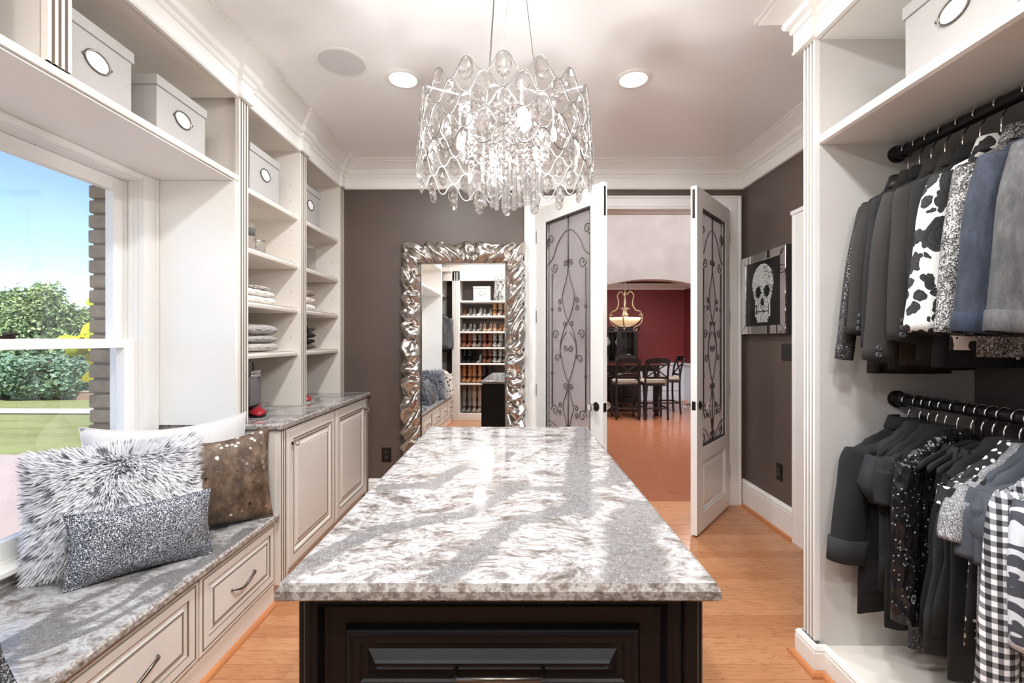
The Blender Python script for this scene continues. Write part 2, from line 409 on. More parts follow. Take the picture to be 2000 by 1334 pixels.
# ---------------------------------------------------------------- the window over the bench
win = thing('window_1', None, None, (XL, 1.24, WZ0), kind='structure')
cw = MB()
for o, w_, d in ((.0005, .099, .018), (.004, .014, .026), (.083, .013, .028)):
    x1 = XL + d
    cw.box(XL, x1, WY1+o, WY1+o+w_, WZ0-.06, WZ1+o+w_ if o+w_ < .05 else 2.165); cw.box(XL, x1, WY0-o-w_, WY0-o, WZ0-.06, 2.165)
    if o < .05: cw.box(XL, x1, WY0, WY1, WZ1+o, min(WZ1+o+w_, 2.165))
cw.build('casing', m_white, win)
MB().bbox(XL-.02, XL+.05, WY0-.08, WY1+.08, WZ0-.028, WZ0, .006).build('stool', m_white, win)
ym = 1.04
for a, b in ((ym+.04, WY1), (WY0, ym-.04)):
    fr = MB()
    for yy, sg in ((a, 1), (b, -1)):
        y0, y1 = sorted((yy+sg*.0005, yy+sg*.004)); fr.box(XL-.13, XL+.001, y0, y1, WZ0, WZ1-.005)
        for xx in (-1.848, -1.872, -1.9): 
            q0, q1 = sorted((yy+sg*.003, yy+sg*.012)); fr.box(xx-.005, xx+.005, q0, q1, WZ0+.013, WZ1-.005)
    fr.box(XL-.13, XL+.001, a, b, WZ1-.004, WZ1-.0005); fr.box(XL-.16, XL, a, b, WZ0, WZ0+.012)
    fr.build('frame', m_white, win)
    for nm, xi, z0, z1, br, tr in (('upper_sash', -1.878, 1.325, WZ1-.005, .04, .06), ('lower_sash', -1.829, WZ0+.012, 1.365, .07, .042)):
        sm = MB(); t = .04; e = .006 if nm == 'upper_sash' else .003; st = .06
        sm.box(xi-t, xi, a+e, a+e+st, z0, z1); sm.box(xi-t, xi, b-e-st, b-e, z0, z1); sm.box(xi-t, xi, a+e+st, b-e-st, z0, z0+br); sm.box(xi-t, xi, a+e+st, b-e-st, z1-tr, z1)
        sash = sm.build(nm, m_white, win, bevel=.003)
        MB().box(xi-t/2-.003, xi-t/2, a+e+st-.006, b-e-st+.006, z0+br-.006, z1-tr+.006).build('pane', m_pane, sash)
    lk = MB().bbox(-1.855, -1.825, (a+b)/2-.03, (a+b)/2+.03, 1.365, 1.375, .003); lk.tube([(-1.84, (a+b)/2, 1.378), (-1.84, (a+b)/2+.05, 1.382)], .006)
    lk.build('sash_lock', m_bronze, win)
MB().box(XL-.13, XL+.018, ym-.04, ym+.04, WZ0, WZ1).build('mullion', m_white, win)
# ---------------------------------------------------------------- outside: brick reveal, patio, lawn, drive, trees
m_brick = M('weathered_brick', (142, 126, 104), .9, var=(30, .18), bump=(60, .4, .004))
m_mortar = M('mortar', (120, 108, 96), .95)
ex = S(MB().box(XL-.24, XL-.131, WY1+.03, 3.95, -.4, 3.0), 'wall_exterior', m_mortar)
S(MB().box(XL-.24, XL-.131, YN-.1, WY0-.03, -.4, 3.0), 'wall_exterior_side', m_mortar)
S(MB().box(XL-.24, XL-.131, WY0-.03, WY1+.03, -.4, WZ0-.02), 'wall_exterior_below', m_mortar)
S(MB().box(XL-.24, XL-.131, WY0-.03, WY1+.03, WZ1+.02, 3.0), 'wall_exterior_above', m_mortar)
bm0 = None; z = .3; k = 0
while z < 2.6:
    for j in range(1):
        if bm0 is None: q = MB().bbox(0, .118, 0, .11, 0, .062, .006).build('brick', m_brick, ex, local=True); bm0 = q.data
        else: q = bpy.data.objects.new('brick', bm0); COL.objects.link(q); q.parent = ex
        q.location = Vector((XL-.25 + random.uniform(-.004, .003), WY1+.012 + random.uniform(-.002, .002), z)) - Vector(ex.location)
    z += .073; k += 1
def gz(Y): return -.16 if Y < 5.4 else -.16 - .089*(Y-5.4)
def strip(ys, m, name, dz=0, x0=-70, x1=-1.9, tilt=.0, **kw):
    vs = []; n = 24
    for yy in ys:
        for i in range(n+1):
            x = x0 + (x1-x0)*i/n; Y = yy + tilt*(x+5); vs.append((x, Y, gz(Y)+dz))
    fs = [(r*(n+1)+i, r*(n+1)+i+1, (r+1)*(n+1)+i+1, (r+1)*(n+1)+i) for r in range(len(ys)-1) for i in range(n)]
    return MB().add(vs, fs).build(name, m, kind='structure', smooth=True, **kw)
m_patio = M('pink_concrete', (196, 176, 166), .85, var=(2, .08), bump=(80, .15, .004))
m_grass = M('lawn_green', (164, 166, 100), .9, var=(.7, .18, (1, 2.2, 1)), bump=(40, .8, .05))
m_conc = M('pale_concrete_drive', (214, 210, 204), .85, var=(1, .05))
strip([-6, 0, 4.4, 5.0, 5.4, 5.9], m_patio, 'patio_ground', .05, tilt=-.10)
strip([-6, 5.4, 9, 14, 20, 30, 60], m_grass, 'lawn')
strip([13.6, 14.6, 16.0], m_conc, 'drive_road', .03, tilt=-.035)
def foliage(mb, c, rx, ry, rz, n, size, rnd, shell=.55):
    for i in range(n):
        d = Vector((rnd.gauss(0, 1), rnd.gauss(0, 1), rnd.gauss(0, 1))).normalized()
        r = (shell + (1-shell)*rnd.random()) * (1 + .28*noise.noise(d*2.3 + Vector(c)))
        p = Vector((c[0]+d.x*rx*r, c[1]+d.y*ry*r, c[2]+d.z*rz*r)); s_ = size*rnd.uniform(.6, 1.3)
        u = Vector((rnd.gauss(0, 1), rnd.gauss(0, 1), rnd.gauss(0, .6))).normalized(); v = u.orthogonal().normalized()
        v = (v + u.cross(v)*rnd.uniform(-1, 1)).normalized()
        mb.cm = 0 if rnd.random() < .55 else 1
        mb.add([p-u*s_, p+v*s_*.55, p+u*s_, p-v*s_*.5+u.cross(v)*s_*.3], [(0, 1, 2, 3)])
    mb.cm = 0
m_leafa = M('leaf_light_green', (176, 194, 138), .7, var=(.6, .3)); m_leafb = M('leaf_deep_green', (116, 140, 104), .75, var=(.6, .3))
m_leafc = M('leaf_blue_green', (132, 160, 136), .75, var=(.6, .3))
m_bark = M('bark', (88, 74, 62), .9, var=(6, .3, (1, 1, .2)))
TREES = [(-5, 575, 27, 2.6, 'big bright green tree at the edge of the window view', 0), (45, 552, 27, 2.9, 'tallest leafy tree on the skyline beyond the lawn', 0), (95, 548, 28, 2.7, 'round-crowned tree next to the tallest tree beyond the lawn', 0),
         (138, 598, 30, 2.2, 'smaller pale tree filling the dip in the skyline', 0), (170, 602, 31, 2.0, 'slim leafy tree rising just before the brick edge', 0), (205, 622, 34, 2.4, 'distant low tree behind the brick edge', 0),
         (10, 680, 24.5, 2.2, 'dark blue-green shrub mass at the foot of the tall trees', 1), (70, 690, 24, 2.3, 'dense bushy evergreen behind the drive', 1), (120, 682, 24.5, 2.2, 'spreading blue-green bush near the brown block', 1), (175, 690, 27, 2.0, 'rounded bush beside the brown block beyond the drive', 1)]
for i, (x, yt, Y, wd, lab, kd) in enumerate(TREES):
    wd *= .58 if not kd else .72; rnd = random.Random(i+3); t = px(x, yt + 8*kd, Y=Y); g0 = gz(Y)-.05; h = t.z - g0
    tr = thing('shrub' if kd else 'tree', lab, 'bush' if kd else 'tree', (t.x, Y, g0), group='trees and bushes beyond the lawn')
    c = MB(); foliage(c, (t.x, Y, g0+h*.52), wd, wd*.8, h*.47, 4200, .14, rnd, .5)
    for k in range(9): 
        q = rnd.uniform(0, 6.28); foliage(c, (t.x+math.cos(q)*wd*.62, Y+math.sin(q)*wd*.5, g0+h*rnd.uniform(.35, .88)), wd*.42, wd*.4, h*.16, 700, .13, rnd, .5)
    c.build('foliage', [m_leafc, m_leafb] if kd else [m_leafa, m_leafb], tr)
    MB().tube([(t.x, Y, g0), (t.x+.1, Y, g0+h*.3), (t.x-.05, Y, g0+h*.75)], [.2, .14, .05]).build('trunk', m_bark, tr)
q = px(178, 775, Y=24.6); sh = thing('garden_shed', 'low brown block with pale post beyond the drive', 'shed', (q.x, 24.6, gz(24.6)))
MB().box(q.x-.75, q.x+.6, 24.3, 25.6, gz(24.6)-.2, q.z+.28).build('wall', M('brown_block', (150, 122, 108), .85, var=(3, .08)), sh)
MB().bbox(q.x-.8, q.x+.68, 24.25, 25.65, q.z+.28, q.z+.36, .01).build('roof', M('shed_top', (176, 158, 142), .8), sh)
MB().bbox(q.x+.5, q.x+.72, 24.2, 24.4, gz(24.6)-.2, q.z+.5, .01).build('post', M('pale_post', (206, 196, 180), .8), sh)
# yellow-leaved climber by the brick
m_yl = M('yellow_leaf', (236, 220, 40), .55, var=(14, .25)); m_yg = M('yellow_green_leaf', (190, 200, 60), .55, var=(14, .25))
yv = px(185, 760, X=-2.75); vy = thing('climbing_shrub', 'yellow-leaved shrub growing against the brick edge outside', 'shrub', (yv.x, yv.y, -.16))
MB().tube([(yv.x-.1, yv.y+.1, -.16), (yv.x, yv.y+.06, .7), (yv.x+.02, yv.y, 1.3), (yv.x+.08, yv.y-.02, 1.66)], [.015, .012, .008, .004], 6).build('stem', m_bark, vy)
def leafmesh(s):
    L = MB(); pr = [(0, 0), (.25, .3), (.55, .36), (.85, .18), (1, 0)]
    up = [(u*s, w*s, .12*s*math.sin(u*3.1)) for u, w in pr]; dn = [(u*s, -w*s, .12*s*math.sin(u*3.1)) for u, w in pr[1:-1]]
    mid = [(u*s, 0, .06*s*math.sin(u*3.1)-.02*s) for u in (.25, .55, .85)]
    L.add(up + dn + mid, [(0, 1, 8), (1, 2, 9, 8), (2, 3, 10, 9), (3, 4, 10), (0, 8, 5), (8, 9, 6, 5), (9, 10, 7, 6), (10, 4, 7)]); return L
rnd = random.Random(5)
lms = [leafmesh(.12).build('leaf', m, vy, local=True, smooth=True) for m in (m_yl, m_yg)]
spots = [(198, 588), (193, 585), (200, 632), (190, 630), (180, 636), (172, 642), (197, 645), (186, 650), (176, 655), (160, 656), (165, 662), (150, 658), (192, 662), (180, 665), (199, 655), (170, 668), (188, 672), (160, 676), (198, 678), (178, 682), (190, 690), (170, 690), (199, 698), (188, 706), (194, 716), (200, 725), (196, 738), (190, 734), (200, 745)]
for i, (x, y) in enumerate(spots):
    q = lms[i] if i < 2 else dup(lms[i % 2 if i % 3 else 0], vy)
    w = px(x, y, X=-2.75+rnd.uniform(-.08, .08)); q.location = w - Vector(vy.location); q.rotation_euler = (rnd.uniform(-1.6, 1.6), rnd.uniform(.2, 1.3), rnd.uniform(0, 6.28)); q.scale = (1, 1, 1)
# ================================================================ built-in cabinetry
def post(mb, face, u0, u1, z0, z1, d=.02, n=3, sgn=1):
    """fluted upright: flat board with n grooves; face = x of the front, grooves glazed brown; runs along y from u0 to u1"""
    w = u1-u0; e = w*.16; gw = (w-2*e)/(2*n-1); prof = [(u0, 0, 0)]
    u = u0+e
    pts = [(u0, -d), (u0, 0)]; gl = set()
    for i in range(n):
        pts += [(u, 0), (u+gw*.25, -.007), (u+gw*.75, -.007), (u+gw, 0)]; u += 2*gw
    pts += [(u1, 0), (u1, -d)]
    for i in range(len(pts)-1):
        a, b = pts[i], pts[i+1]
        mb.cm = 1 if (a[1] < 0 or b[1] < 0) and i not in (0, len(pts)-2) else 0
        mb.add([(face+sgn*a[1], a[0], z0), (face+sgn*b[1], b[0], z0), (face+sgn*b[1], b[0], z1), (face+sgn*a[1], a[0], z1)], [(0, 1, 2, 3)])
    mb.cm = 0
    mb.add([(face-sgn*d, u0, z0), (face-sgn*d, u1, z0), (face-sgn*d, u1, z1), (face-sgn*d, u0, z1)], [(0, 1, 2, 3)])
CR = [m_cream, m_glaze]; WH = [m_white, M('grey_glaze', (190, 184, 176), .5)]
def shelf_board(x0, x1, y0, y1, z, parent, m=None, t=.034, front=1):
    b = MB(); b.cm = 0
    f, k = (x1, x0) if front > 0 else (x0, x1); s = front
    prof = [(k, z), (f-s*.012, z), (f-s*.012, z-.004), (f-s*.002, z-.006), (f, z-.016), (f-s*.004, z-t+.004), (f-s*.02, z-t), (k, z-t)]
    b.prism(prof, 'y', y0, y1) if False else None
    rings = [[(px_, yy, zz) for px_, zz in prof] for yy in (y0, y1)]
    b.loft(rings, True)
    b.cm = 1; e = f+s*.0004; b.add([(f-s*.0118, y0, z-.0045), (f-s*.0118, y1, z-.0045), (f-s*.0118, y1, z-.0005), (f-s*.0118, y0, z-.0005)], [(0, 1, 2, 3)])
    return b.build('shelf', CR, parent)
CT = .93
# tall open shelving over the counter
SH = [2.18, 1.86, 1.57, 1.29]
for (ya, yb, lab) in ((2.409, 2.998, 'cream open shelving bay beside the window bench'), (3.085, 3.685, 'cream open shelving bay against the taupe door wall')):
    u = thing('shelving_unit', lab, 'shelving', (-1.6, (ya+yb)/2, CT), group='open shelving bays')
    bd = MB(); bd.box(XL, LF-.02, ya-.042, ya, CT, 2.66); bd.box(XL, LF-.02, yb, yb+.042 if yb < 3.5 else yb+.08, CT, 2.66); bd.build('side_panel', m_cream, u)
    MB().box(XL, XL+.012, ya, yb, CT, 2.66).build('back_panel', m_cream, u)
    MB().box(XL, LF-.02, ya, yb, 2.60, 2.66).build('top_panel', m_cream, u)
    for z in SH: shelf_board(XL+.012, LF-.012, ya, yb, z, u)
    pins = MB()
    for k in range(14):
        for xx in (-1.47, -1.74): pins.cyl((xx, yb-.001, 1.08+k*.1), (xx, yb+.0, 1.08+k*.1), .003, 6)
    pins.build('pin_hole', m_dark, u)
    if ya < 2.5:
        p1 = MB(); post(p1, LF, 2.329, 2.409, CT, 2.6); p1.build('fluted_post', CR, u)
        p1 = MB(); post(p1, LF, 2.998, 3.085, CT, 2.6); p1.build('fluted_post', CR, u)
    else:
        p1 = MB(); post(p1, LF, 3.685, 3.766, CT, 2.6); p1.build('fluted_post', CR, u)
# bridge over the window: shelf, soffit, post
br = thing('bridge_shelf', 'long white shelf spanning above the bench window, holding boxes', 'shelf', (-1.6, 1.2, 2.17))
MB().box(XL, LF-.012, -.38, 2.329, 2.166, 2.17).build('soffit', m_white, br)
b = shelf_board(XL, LF, -.38, 2.329, 2.206, br, t=.035)
MB().box(XL, LF-.02, -.38, 2.329, 2.60, 2.66).build('top_panel', m_cream, br)
MB().box(XL, XL+.012, -.38, 2.285, 2.206, 2.6).build('back_panel', m_cream, br)
p1 = MB(); post(p1, LF, 1.373, 1.448, 2.206, 2.6); p1.build('fluted_post', CR, br)
MB().box(XL+.012, LF-.02, 1.39, 1.43, 2.206, 2.6).build('divider', m_cream, br)
# bay returns
S(MB().box(XL, LF-.003, 2.30, 2.3275, CT, 2.165), 'wall_bay', m_white)
S(MB().box(XL, LF, -.43, -.381, 0, H), 'wall_bay_near', m_white)
# base cabinet under the shelving
bc = thing('base_cabinet', 'cream base cabinet with two raised-panel doors under the open shelving', 'cabinet', (-1.5, 3.05, 0))
MB().box(XL, -1.225, 2.335, 3.765, .1, .9).build('body', m_cream, bc)
MB().box(XL, -1.26, 2.335, 3.765, 0, .1).build('toe_kick', m_cream, bc)
p1 = MB(); post(p1, -1.205, 2.34, 2.42, .1, .9); p1.build('fluted_post', CR, bc)
p1 = MB(); post(p1, -1.208, 3.72, 3.765, .1, .9, n=1); p1.build('end_stile', CR, bc)
DOORST = [(0, 0), (.0, .018), (.006, .02), (.010, .017), (.014, .02), (.062, .02), (.066, .014), (.070, .019), (.078, .017), (.088, .008), (.094, .008), (.118, .016), (.122, .013), (.126, .016)]
DGL = (3, 6, 7, 10, 12)
def fx(face, y0, z0, s=1): return lambda u, v, d: (face + s*d, y0+u, z0+v)
for i, (a, b_) in enumerate(((2.425, 3.07), (3.08, 3.715))):
    d = MB().rings_rect(DOORST, fx(-1.225, a, .125), b_-a, .76, DGL).build('door', CR, bc)
    ky, kz = (a+.045, .80) if i == 0 else (b_-.045, .80)
    kb = MB().cyl((-1.205, ky, kz), (-1.196, ky, kz), .008, 12).build('knob_base', m_bronze, d)
    MB().lathe([(.004, -.0), (.006, .008), (.013, .014), (.015, .022), (.01, .03), (.001, .031)], (-1.196, ky, kz), 10, 'x').build('knob', m_knobglass, d)
tp = MB().bbox(XL+.001, -1.185, 2.318, 3.766, .897, .93, .008)
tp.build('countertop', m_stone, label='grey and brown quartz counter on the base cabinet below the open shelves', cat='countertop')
# window bench
bn = thing('window_bench', 'cream bench base with raised-panel drawers under the window', 'bench', (-1.5, 1.16, 0))
MB().box(XL, -1.235, -.38, 2.334, .1, .447).build('body', m_cream, bn)
MB().box(XL, -1.232, -.38, 2.334, 0, .1).build('plinth', m_cream, bn)
MB().sweep([(-1.250, 2.33), (-1.250, -.38)], [(-a, z) for a, z in sprof]).build('shoe_mould', m_oakshoe, bn)
DRW = [(0, 0), (0, .016), (.004, .018), (.012, .018), (.016, .014), (.020, .018), (.05, .018), (.054, .012), (.062, .010), (.07, .010), (.076, .016), (.08, .013), (.086, .017), (.1, .017)]
pull0 = None
for y0, y1 in ((1.765, 2.325), (1.185, 1.755), (.6, 1.175), (.02, .59), (-.37, .01)):
    d = MB().rings_rect(DRW, fx(-1.235, y0, .125), y1-y0, .31, (4, 5, 7, 11, 12)).build('drawer', CR, bn)
    yc = (y0+y1)/2; L = .085; pts = []
    for k in range(17):
        t = -1+k/8; pts.append((-1.218+.030*(1-abs(t)**4), yc+t*L, .282 + .010*math.sin(t*math.pi)))
    MB().tube(pts, [.0045+.002*(1-abs(-1+k/8)) for k in range(17)], 8).build('pull', m_pewter, d, smooth=True)
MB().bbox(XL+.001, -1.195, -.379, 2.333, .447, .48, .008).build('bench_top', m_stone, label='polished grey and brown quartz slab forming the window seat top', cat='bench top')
# ---------------------------------------------------------------- the island
isl = thing('island_cabinet', 'espresso-stained island cabinet with raised-panel front in the room centre', 'island', (-.028, 1.57, 0))
IX0, IX1, IY0, IY1 = -.405, .352, .862, 2.27
MB().box(IX0, IX1, IY0+.02, IY1, .09, .888).build('body', m_espresso, isl)
MB().box(IX0+.03, IX1-.03, IY0+.07, IY1-.03, 0, .09).build('toe_kick', m_espresso, isl)
fy = lambda y, x0, z0: (lambda u, v, d: (x0+u, y-d, z0+v))
st = MB(); st.bbox(IX1-.03, IX1, IY0+.002, IY0+.03, .09, .888, .004); st.box(IX1-.034, IX1-.030, IY0+.01, IY0+.03, .09, .888); st.build('corner_stile', m_espresso, isl)
IST = [(0, 0), (0, .02), (.004, .024), (.012, .024), (.016, .020), (.024, .020), (.028, .024), (.034, .006), (.040, .004), (.072, .002), (.080, .016), (.086, .018), (.092, .012), (.104, .012), (.108, .008), (.118, .006), (.132, .018), (.136, .022), (.140, .019), (.145, .020)]
fp = MB().rings_rect(IST, fy(IY0+.022, IX0+.006, .60), IX1-IX0-.042, .283).build('drawer', m_espresso, isl)
MB().tube([(-.11, IY0-.0, .735), (-.105, IY0-.024, .735), (.05, IY0-.024, .735), (.055, IY0, .735)], .006, 8).build('pull', m_pewter, fp, smooth=True)
fp = MB().rings_rect(IST, fy(IY0+.022, IX0+.006, .10), IX1-IX0-.042, .49).build('drawer', m_espresso, isl)
for k in range(2):
    a = IY0+.04+k*.68
    MB().rings_rect(IST, (lambda u, v, d, a=a: (IX1+d-.001, a+u, .11+v)), .66, .76).build('side_door', m_espresso, isl)
    MB().rings_rect(IST, (lambda u, v, d, a=a: (IX0-d+.001, a+u, .11+v)), .66, .76).build('side_door', m_espresso, isl)
# slab edge with a stepped front
ed = [(-.012, .887), (.0, .887), (.004, .891), (.004, .906), (.0, .912), (-.003, .918), (-.010, .92)]
ix0, ix1, iy0, iy1 = -.428, .371, .824, 2.315
it = MB(); path = [(ix0, iy0), (ix1, iy0), (ix1, iy1), (ix0, iy1)]
rings = []
for o, z in [(-.03, .887)] + ed[1:] + [(-.02, .92)]:
    rings.append([(ix0-o, iy0-o, z), (ix1+o, iy0-o, z), (ix1+o, iy1+o, z), (ix0-o, iy1+o, z)])
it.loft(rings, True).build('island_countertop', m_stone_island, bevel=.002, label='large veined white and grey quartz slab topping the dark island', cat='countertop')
# ---------------------------------------------------------------- right closet
rc = thing('hanging_closet', 'white open closet with fluted post, shelf and two hanging levels', 'closet', (1.57, .9, 0))
YP = 1.876
MB().box(RF+.02, XR, YP, YP+.07, 0, 2.70).build('side_panel', M('closet_panel', (212, 208, 203), .5), rc)
p1 = MB(); post(p1, RF, YP, YP+.073, .12, FZ+.02, sgn=-1); p1.build('fluted_post', WH, rc)
shelf_board(RF+.012, XR, -.3, YP, 2.206, rc, t=.04, front=-1)
MB().box(RF+.02, XR, -.3, YP, 2.60, 2.68).build('top_panel', m_white, rc)
MB().box(RF+.045, XR, -.3, YP, 0, .1).build('platform', m_cream, rc)
pb = [(0, 0), (.016, 0), (.016, .085), (.012, .094), (.016, .098), (.010, .112), (0, .116)]
path = [(RF+.035, -.3), (RF+.035, 1.862), (RF-.004, 1.862), (RF-.004, 1.962), (XR, 1.962)]
MB().sweep(path, [(-a, z) for a, z in pb]).build('plinth', m_white, rc)
MB().sweep([(p[0]-.001, p[1]) for p in path], [(-a, z) for a, z in sprof]).build('shoe_mould', m_oakshoe, rc)
RX = 1.572; RZ1, RZ2 = 2.122, 1.118
for z, lab in ((RZ1, 'black pipe clothes rod holding the jackets'), (RZ2, 'black pipe clothes rod holding the tops and blouses')):
    r = thing('closet_rod', lab, 'rod', (RX, 1.0, z), group='closet rods')
    MB().cyl((RX, -.3, z), (RX, 1.83, z), .0215, 20).build('pipe', m_blackmetal, r, autos=40)
    MB().lathe([(.034, 1.875), (.034, 1.862), (.027, 1.856), (.027, 1.83), (.0225, 1.825)], (RX, 0, z), 24, 'y').build('flange', m_blackmetal, r, autos=40)
# closet on the window side behind the camera, and the shoe wall, both seen in the mirror
lc = thing('mirrored_closet', 'cream hanging closet in the mirror beside the white bay panel', 'closet', (-1.5, -.5, 0))
MB().box(XL, -1.42, -.96, -.935, 0, 2.68).build('side_panel', m_cream, lc)
MB().box(XL, XL+.01, -.93, -.44, 0, 2.6).build('back_panel', m_brown, lc)
shelf_board(XL, -1.42, -.93, -.44, 2.206, lc)
MB().box(XL, -1.26, -.93, -.44, 2.6, 2.68).build('top_panel', m_cream, lc)
MB().box(XL, -1.42, -.93, -.44, 0, .1).build('platform', m_cream, lc)
YS = -.56
sw = thing('shoe_shelving', 'cream shoe shelving reflected in the silver mirror', 'shelving', (0, -.75, 0))
SX0, SX1 = -1.13, .98
MB().box(SX0-.03, SX0, YN, YS, 0, 2.68).build('side_panel', m_cream, sw); MB().box(SX1, SX1+.03, YN, YS, 0, 2.68).build('side_panel', m_cream, sw)
MB().box(SX0, SX1, YN, YN+.01, .1, 2.6).build('back_panel', m_brown, sw)
pf = MB(); pf.bbox(-1.255, SX0+.01, YS-.01, YS+.012, 0, 2.62, .003)
for k in range(3): pf.box(SX0-.09+k*.03, SX0-.078+k*.03, YS+.01, YS+.018, .1, 2.6)
pf.build('fluted_post', m_cream, sw)
MB().box(-1.42, SX1, YS-.03, YS+.012, 2.45, 2.82).build('valance', m_cream, sw)
MB().box(SX0, SX1, YN+.01, YS, 2.55, 2.6).build('top_panel', m_cream, sw)
SZ = [2.10, 1.835, 1.56, 1.28, 1.0, .65, .12]
for z in SZ:
    MB().bbox(SX0, SX1, YN+.01, YS+.004, z-.03 if z > .2 else .0, z, .004).build('shelf', m_cream, sw)
# ================================================================ french doors with iron scrollwork
def spiral(cx, cz, r, turns=1.25, a0=0.0, d=1, n=18):
    return [(cx + r*(1-.78*k/n)*math.cos(a0+d*2*math.pi*turns*k/n), cz + r*(1-.78*k/n)*math.sin(a0+d*2*math.pi*turns*k/n)) for k in range(n+1)]
def smooth(pts, n=8):
    out = []; P = [pts[0]] + list(pts) + [pts[-1]]
    for i in range(1, len(P)-2):
        for k in range(n):
            t = k/n; out.append(tuple(.5*((2*P[i][j]) + (-P[i-1][j]+P[i+1][j])*t + (2*P[i-1][j]-5*P[i][j]+4*P[i+1][j]-P[i+2][j])*t*t + (-P[i-1][j]+3*P[i][j]-3*P[i+1][j]+P[i+2][j])*t**3) for j in range(len(P[0]))))
    out.append(tuple(pts[-1])); return out
def door(name, hinge, rz, vis, leaf=.783):
    d = thing(name, None, None, (hinge[0], hinge[1], 0), rz, kind='structure')
    T, z0, z1, s = .022, .01, 2.425, .122; gz0, gz1 = .60, 2.295
    def b(nm, *a): return MB().box(*a).build(nm, m_white, d, local=True, bevel=.003)
    b('stile', 0, s, -T, T, z0, z1); b('stile', leaf-s, leaf, -T, T, z0, z1); b('rail', s, leaf-s, -T, T, gz1, z1); b('rail', s, leaf-s, -T, T, .50, gz0); b('rail', s, leaf-s, -T, T, z0, .14)
    for sg in (-1, 1):
        MB().rings_rect([(0, .008), (.01, .016), (.02, .006), (.035, .006), (.055, .014), (.06, .014)], (lambda u, v, q, sg=sg: (s+u, sg*q, .14+v)), leaf-2*s, .36).build('panel', m_white, d, local=True)
    bead = MB()
    for sg in (-1, 1):
        for a in ((s, s+.012, gz0, gz1), (leaf-s-.012, leaf-s, gz0, gz1), (s, leaf-s, gz0, gz0+.012), (s, leaf-s, gz1-.012, gz1)):
            y0, y1 = sorted((sg*.008, sg*.018)); bead.box(a[0], a[1], y0, y1, a[2], a[3])
    bead.build('glass_bead', m_iron, d, local=True)
    MB().box(s-.004, leaf-s+.004, -vis*.010-.003, -vis*.010+.003, gz0-.004, gz1+.004).build('pane', m_raing, d, local=True)
    iron = MB(); yy = vis*.004; cx = leaf/2; V = lambda v: gz0+v
    def tb(mb, pts, r=.004): mb.tube([(cx+u, yy, V(v)) for u, v in pts], r, 6)
    tb(iron, [(0, 0), (0, .44)], .005); tb(iron, [(0, 1.30), (0, 1.69)], .005)
    for sg in (-1, 1): tb(iron, [(sg*.2, .25), (sg*.2, 1.28)], .005)
    iw = iron.build('ironwork', m_iron, d, local=True, smooth=True)
    def sc(pts, r=.0036):
        q = MB(); tb(q, pts, r); q.build('scroll', m_iron, iw, local=True, smooth=True)
    for sg in (-1, 1):
        sc(smooth([(0, 1.30), (sg*.02, 1.22), (sg*.072, 1.08), (sg*.03, .95), (0, .90)]))
        sc(smooth([(0, .44), (sg*.02, .36), (sg*.062, .26), (sg*.03, .16), (0, .05)]))
        sc(smooth([(0, .90), (sg*.05, .84), (sg*.098, .70), (sg*.05, .53), (0, .44)]))
        sc(smooth([(sg*.02, .82), (sg*.085, .74), (sg*.10, .62)]) + spiral(sg*.135, .62, .035, 1.1, math.pi if sg > 0 else 0, -sg))
        for cu, cv, rr, st, dr in ((.032, 1.335, .026, math.pi, -1), (.040, .885, .024, math.pi, 1), (.034, .41, .026, math.pi, -1), (.10, 1.05, .024, 2.6, -1), (.105, 1.0, .022, 3.6, 1), (.095, .26, .024, 2.6, -1), (.098, .21, .022, 3.6, 1), (.03, .70, .028, math.pi, 1), (.155, .80, .04, math.pi, -1), (.03, .06, .024, math.pi, 1), (.165, .215, .045, 0, 1), (.165, 1.325, .045, 0, -1)):
            sp = spiral(cu, cv, rr, 1.25, st, dr); sc([(sg*u, v) for u, v in sp])
        sc([(sg*u, v) for u, v in smooth([(0, 1.58), (.05, 1.57), (.13, 1.50), (.19, 1.40), (.255, 1.36)])])
        sc([(sg*u, v) for u, v in spiral(.215, 1.55, .045, 1.4, -1.2, 1)]); sc([(sg*u, v) for u, v in smooth([(0, .0), (.08, .04), (.16, .10), (.25, .13)])]); sc([(sg*u, v) for u, v in spiral(.2, .06, .04, 1.3, 1.2, -1)])
        for v in (.5, 1.0): 
            q = MB().bbox(cx+sg*.2-.009, cx+sg*.2+.009, yy-.007, yy+.007, V(v)-.012, V(v)+.012, .003); q.build('collar', m_iron, iw, local=True)
    # knobs, latch, flush bolt, hinges
    kx, kz = leaf-.06, .905
    for sg in (-1, 1):
        MB().lathe([(.001, 0), (.030, 0), (.031, .004), (.02, .009), (.010, .012), (.009, .03), (.001, .03)], (0, 0, 0), 20, 'y').build('rosette', m_bronze, d, local=True, autos=40)
        r = d.children[-1] if False else bpy.data.objects[[o.name for o in d.children if o.name.startswith('rosette')][-1]]
        r.location = (kx, sg*T, kz); r.rotation_euler = (0, 0, 0 if sg > 0 else math.pi)
        MB().lathe([(.001, .026), (.012, .028), (.016, .036), (.025, .044), (.028, .056), (.024, .068), (.012, .074), (.001, .075)], (0, 0, 0), 9, 'y').build('knob', m_knobglass, r, local=True)
    MB().box(leaf-.001, leaf+.002, -.013, .013, kz-.03, kz+.03).build('latch_plate', m_bronze, d, local=True)
    MB().box(leaf-.001, leaf+.0015, -.009, .009, 2.20, 2.40).build('flush_bolt', m_bronze, d, local=True)
    for hz in (.28, .95, 1.55, 2.2):
        hg = MB().cyl((-.006, vis*T*-1, hz-.05), (-.006, vis*T*-1, hz+.05), .007, 10); hg.box(-.005, .0, -T, T, hz-.05, hz+.05); hg.build('hinge', m_bronze, d, local=True)
    return d
door('door_1', (DX0+.008, YB-.03), R(-58.5), -1)
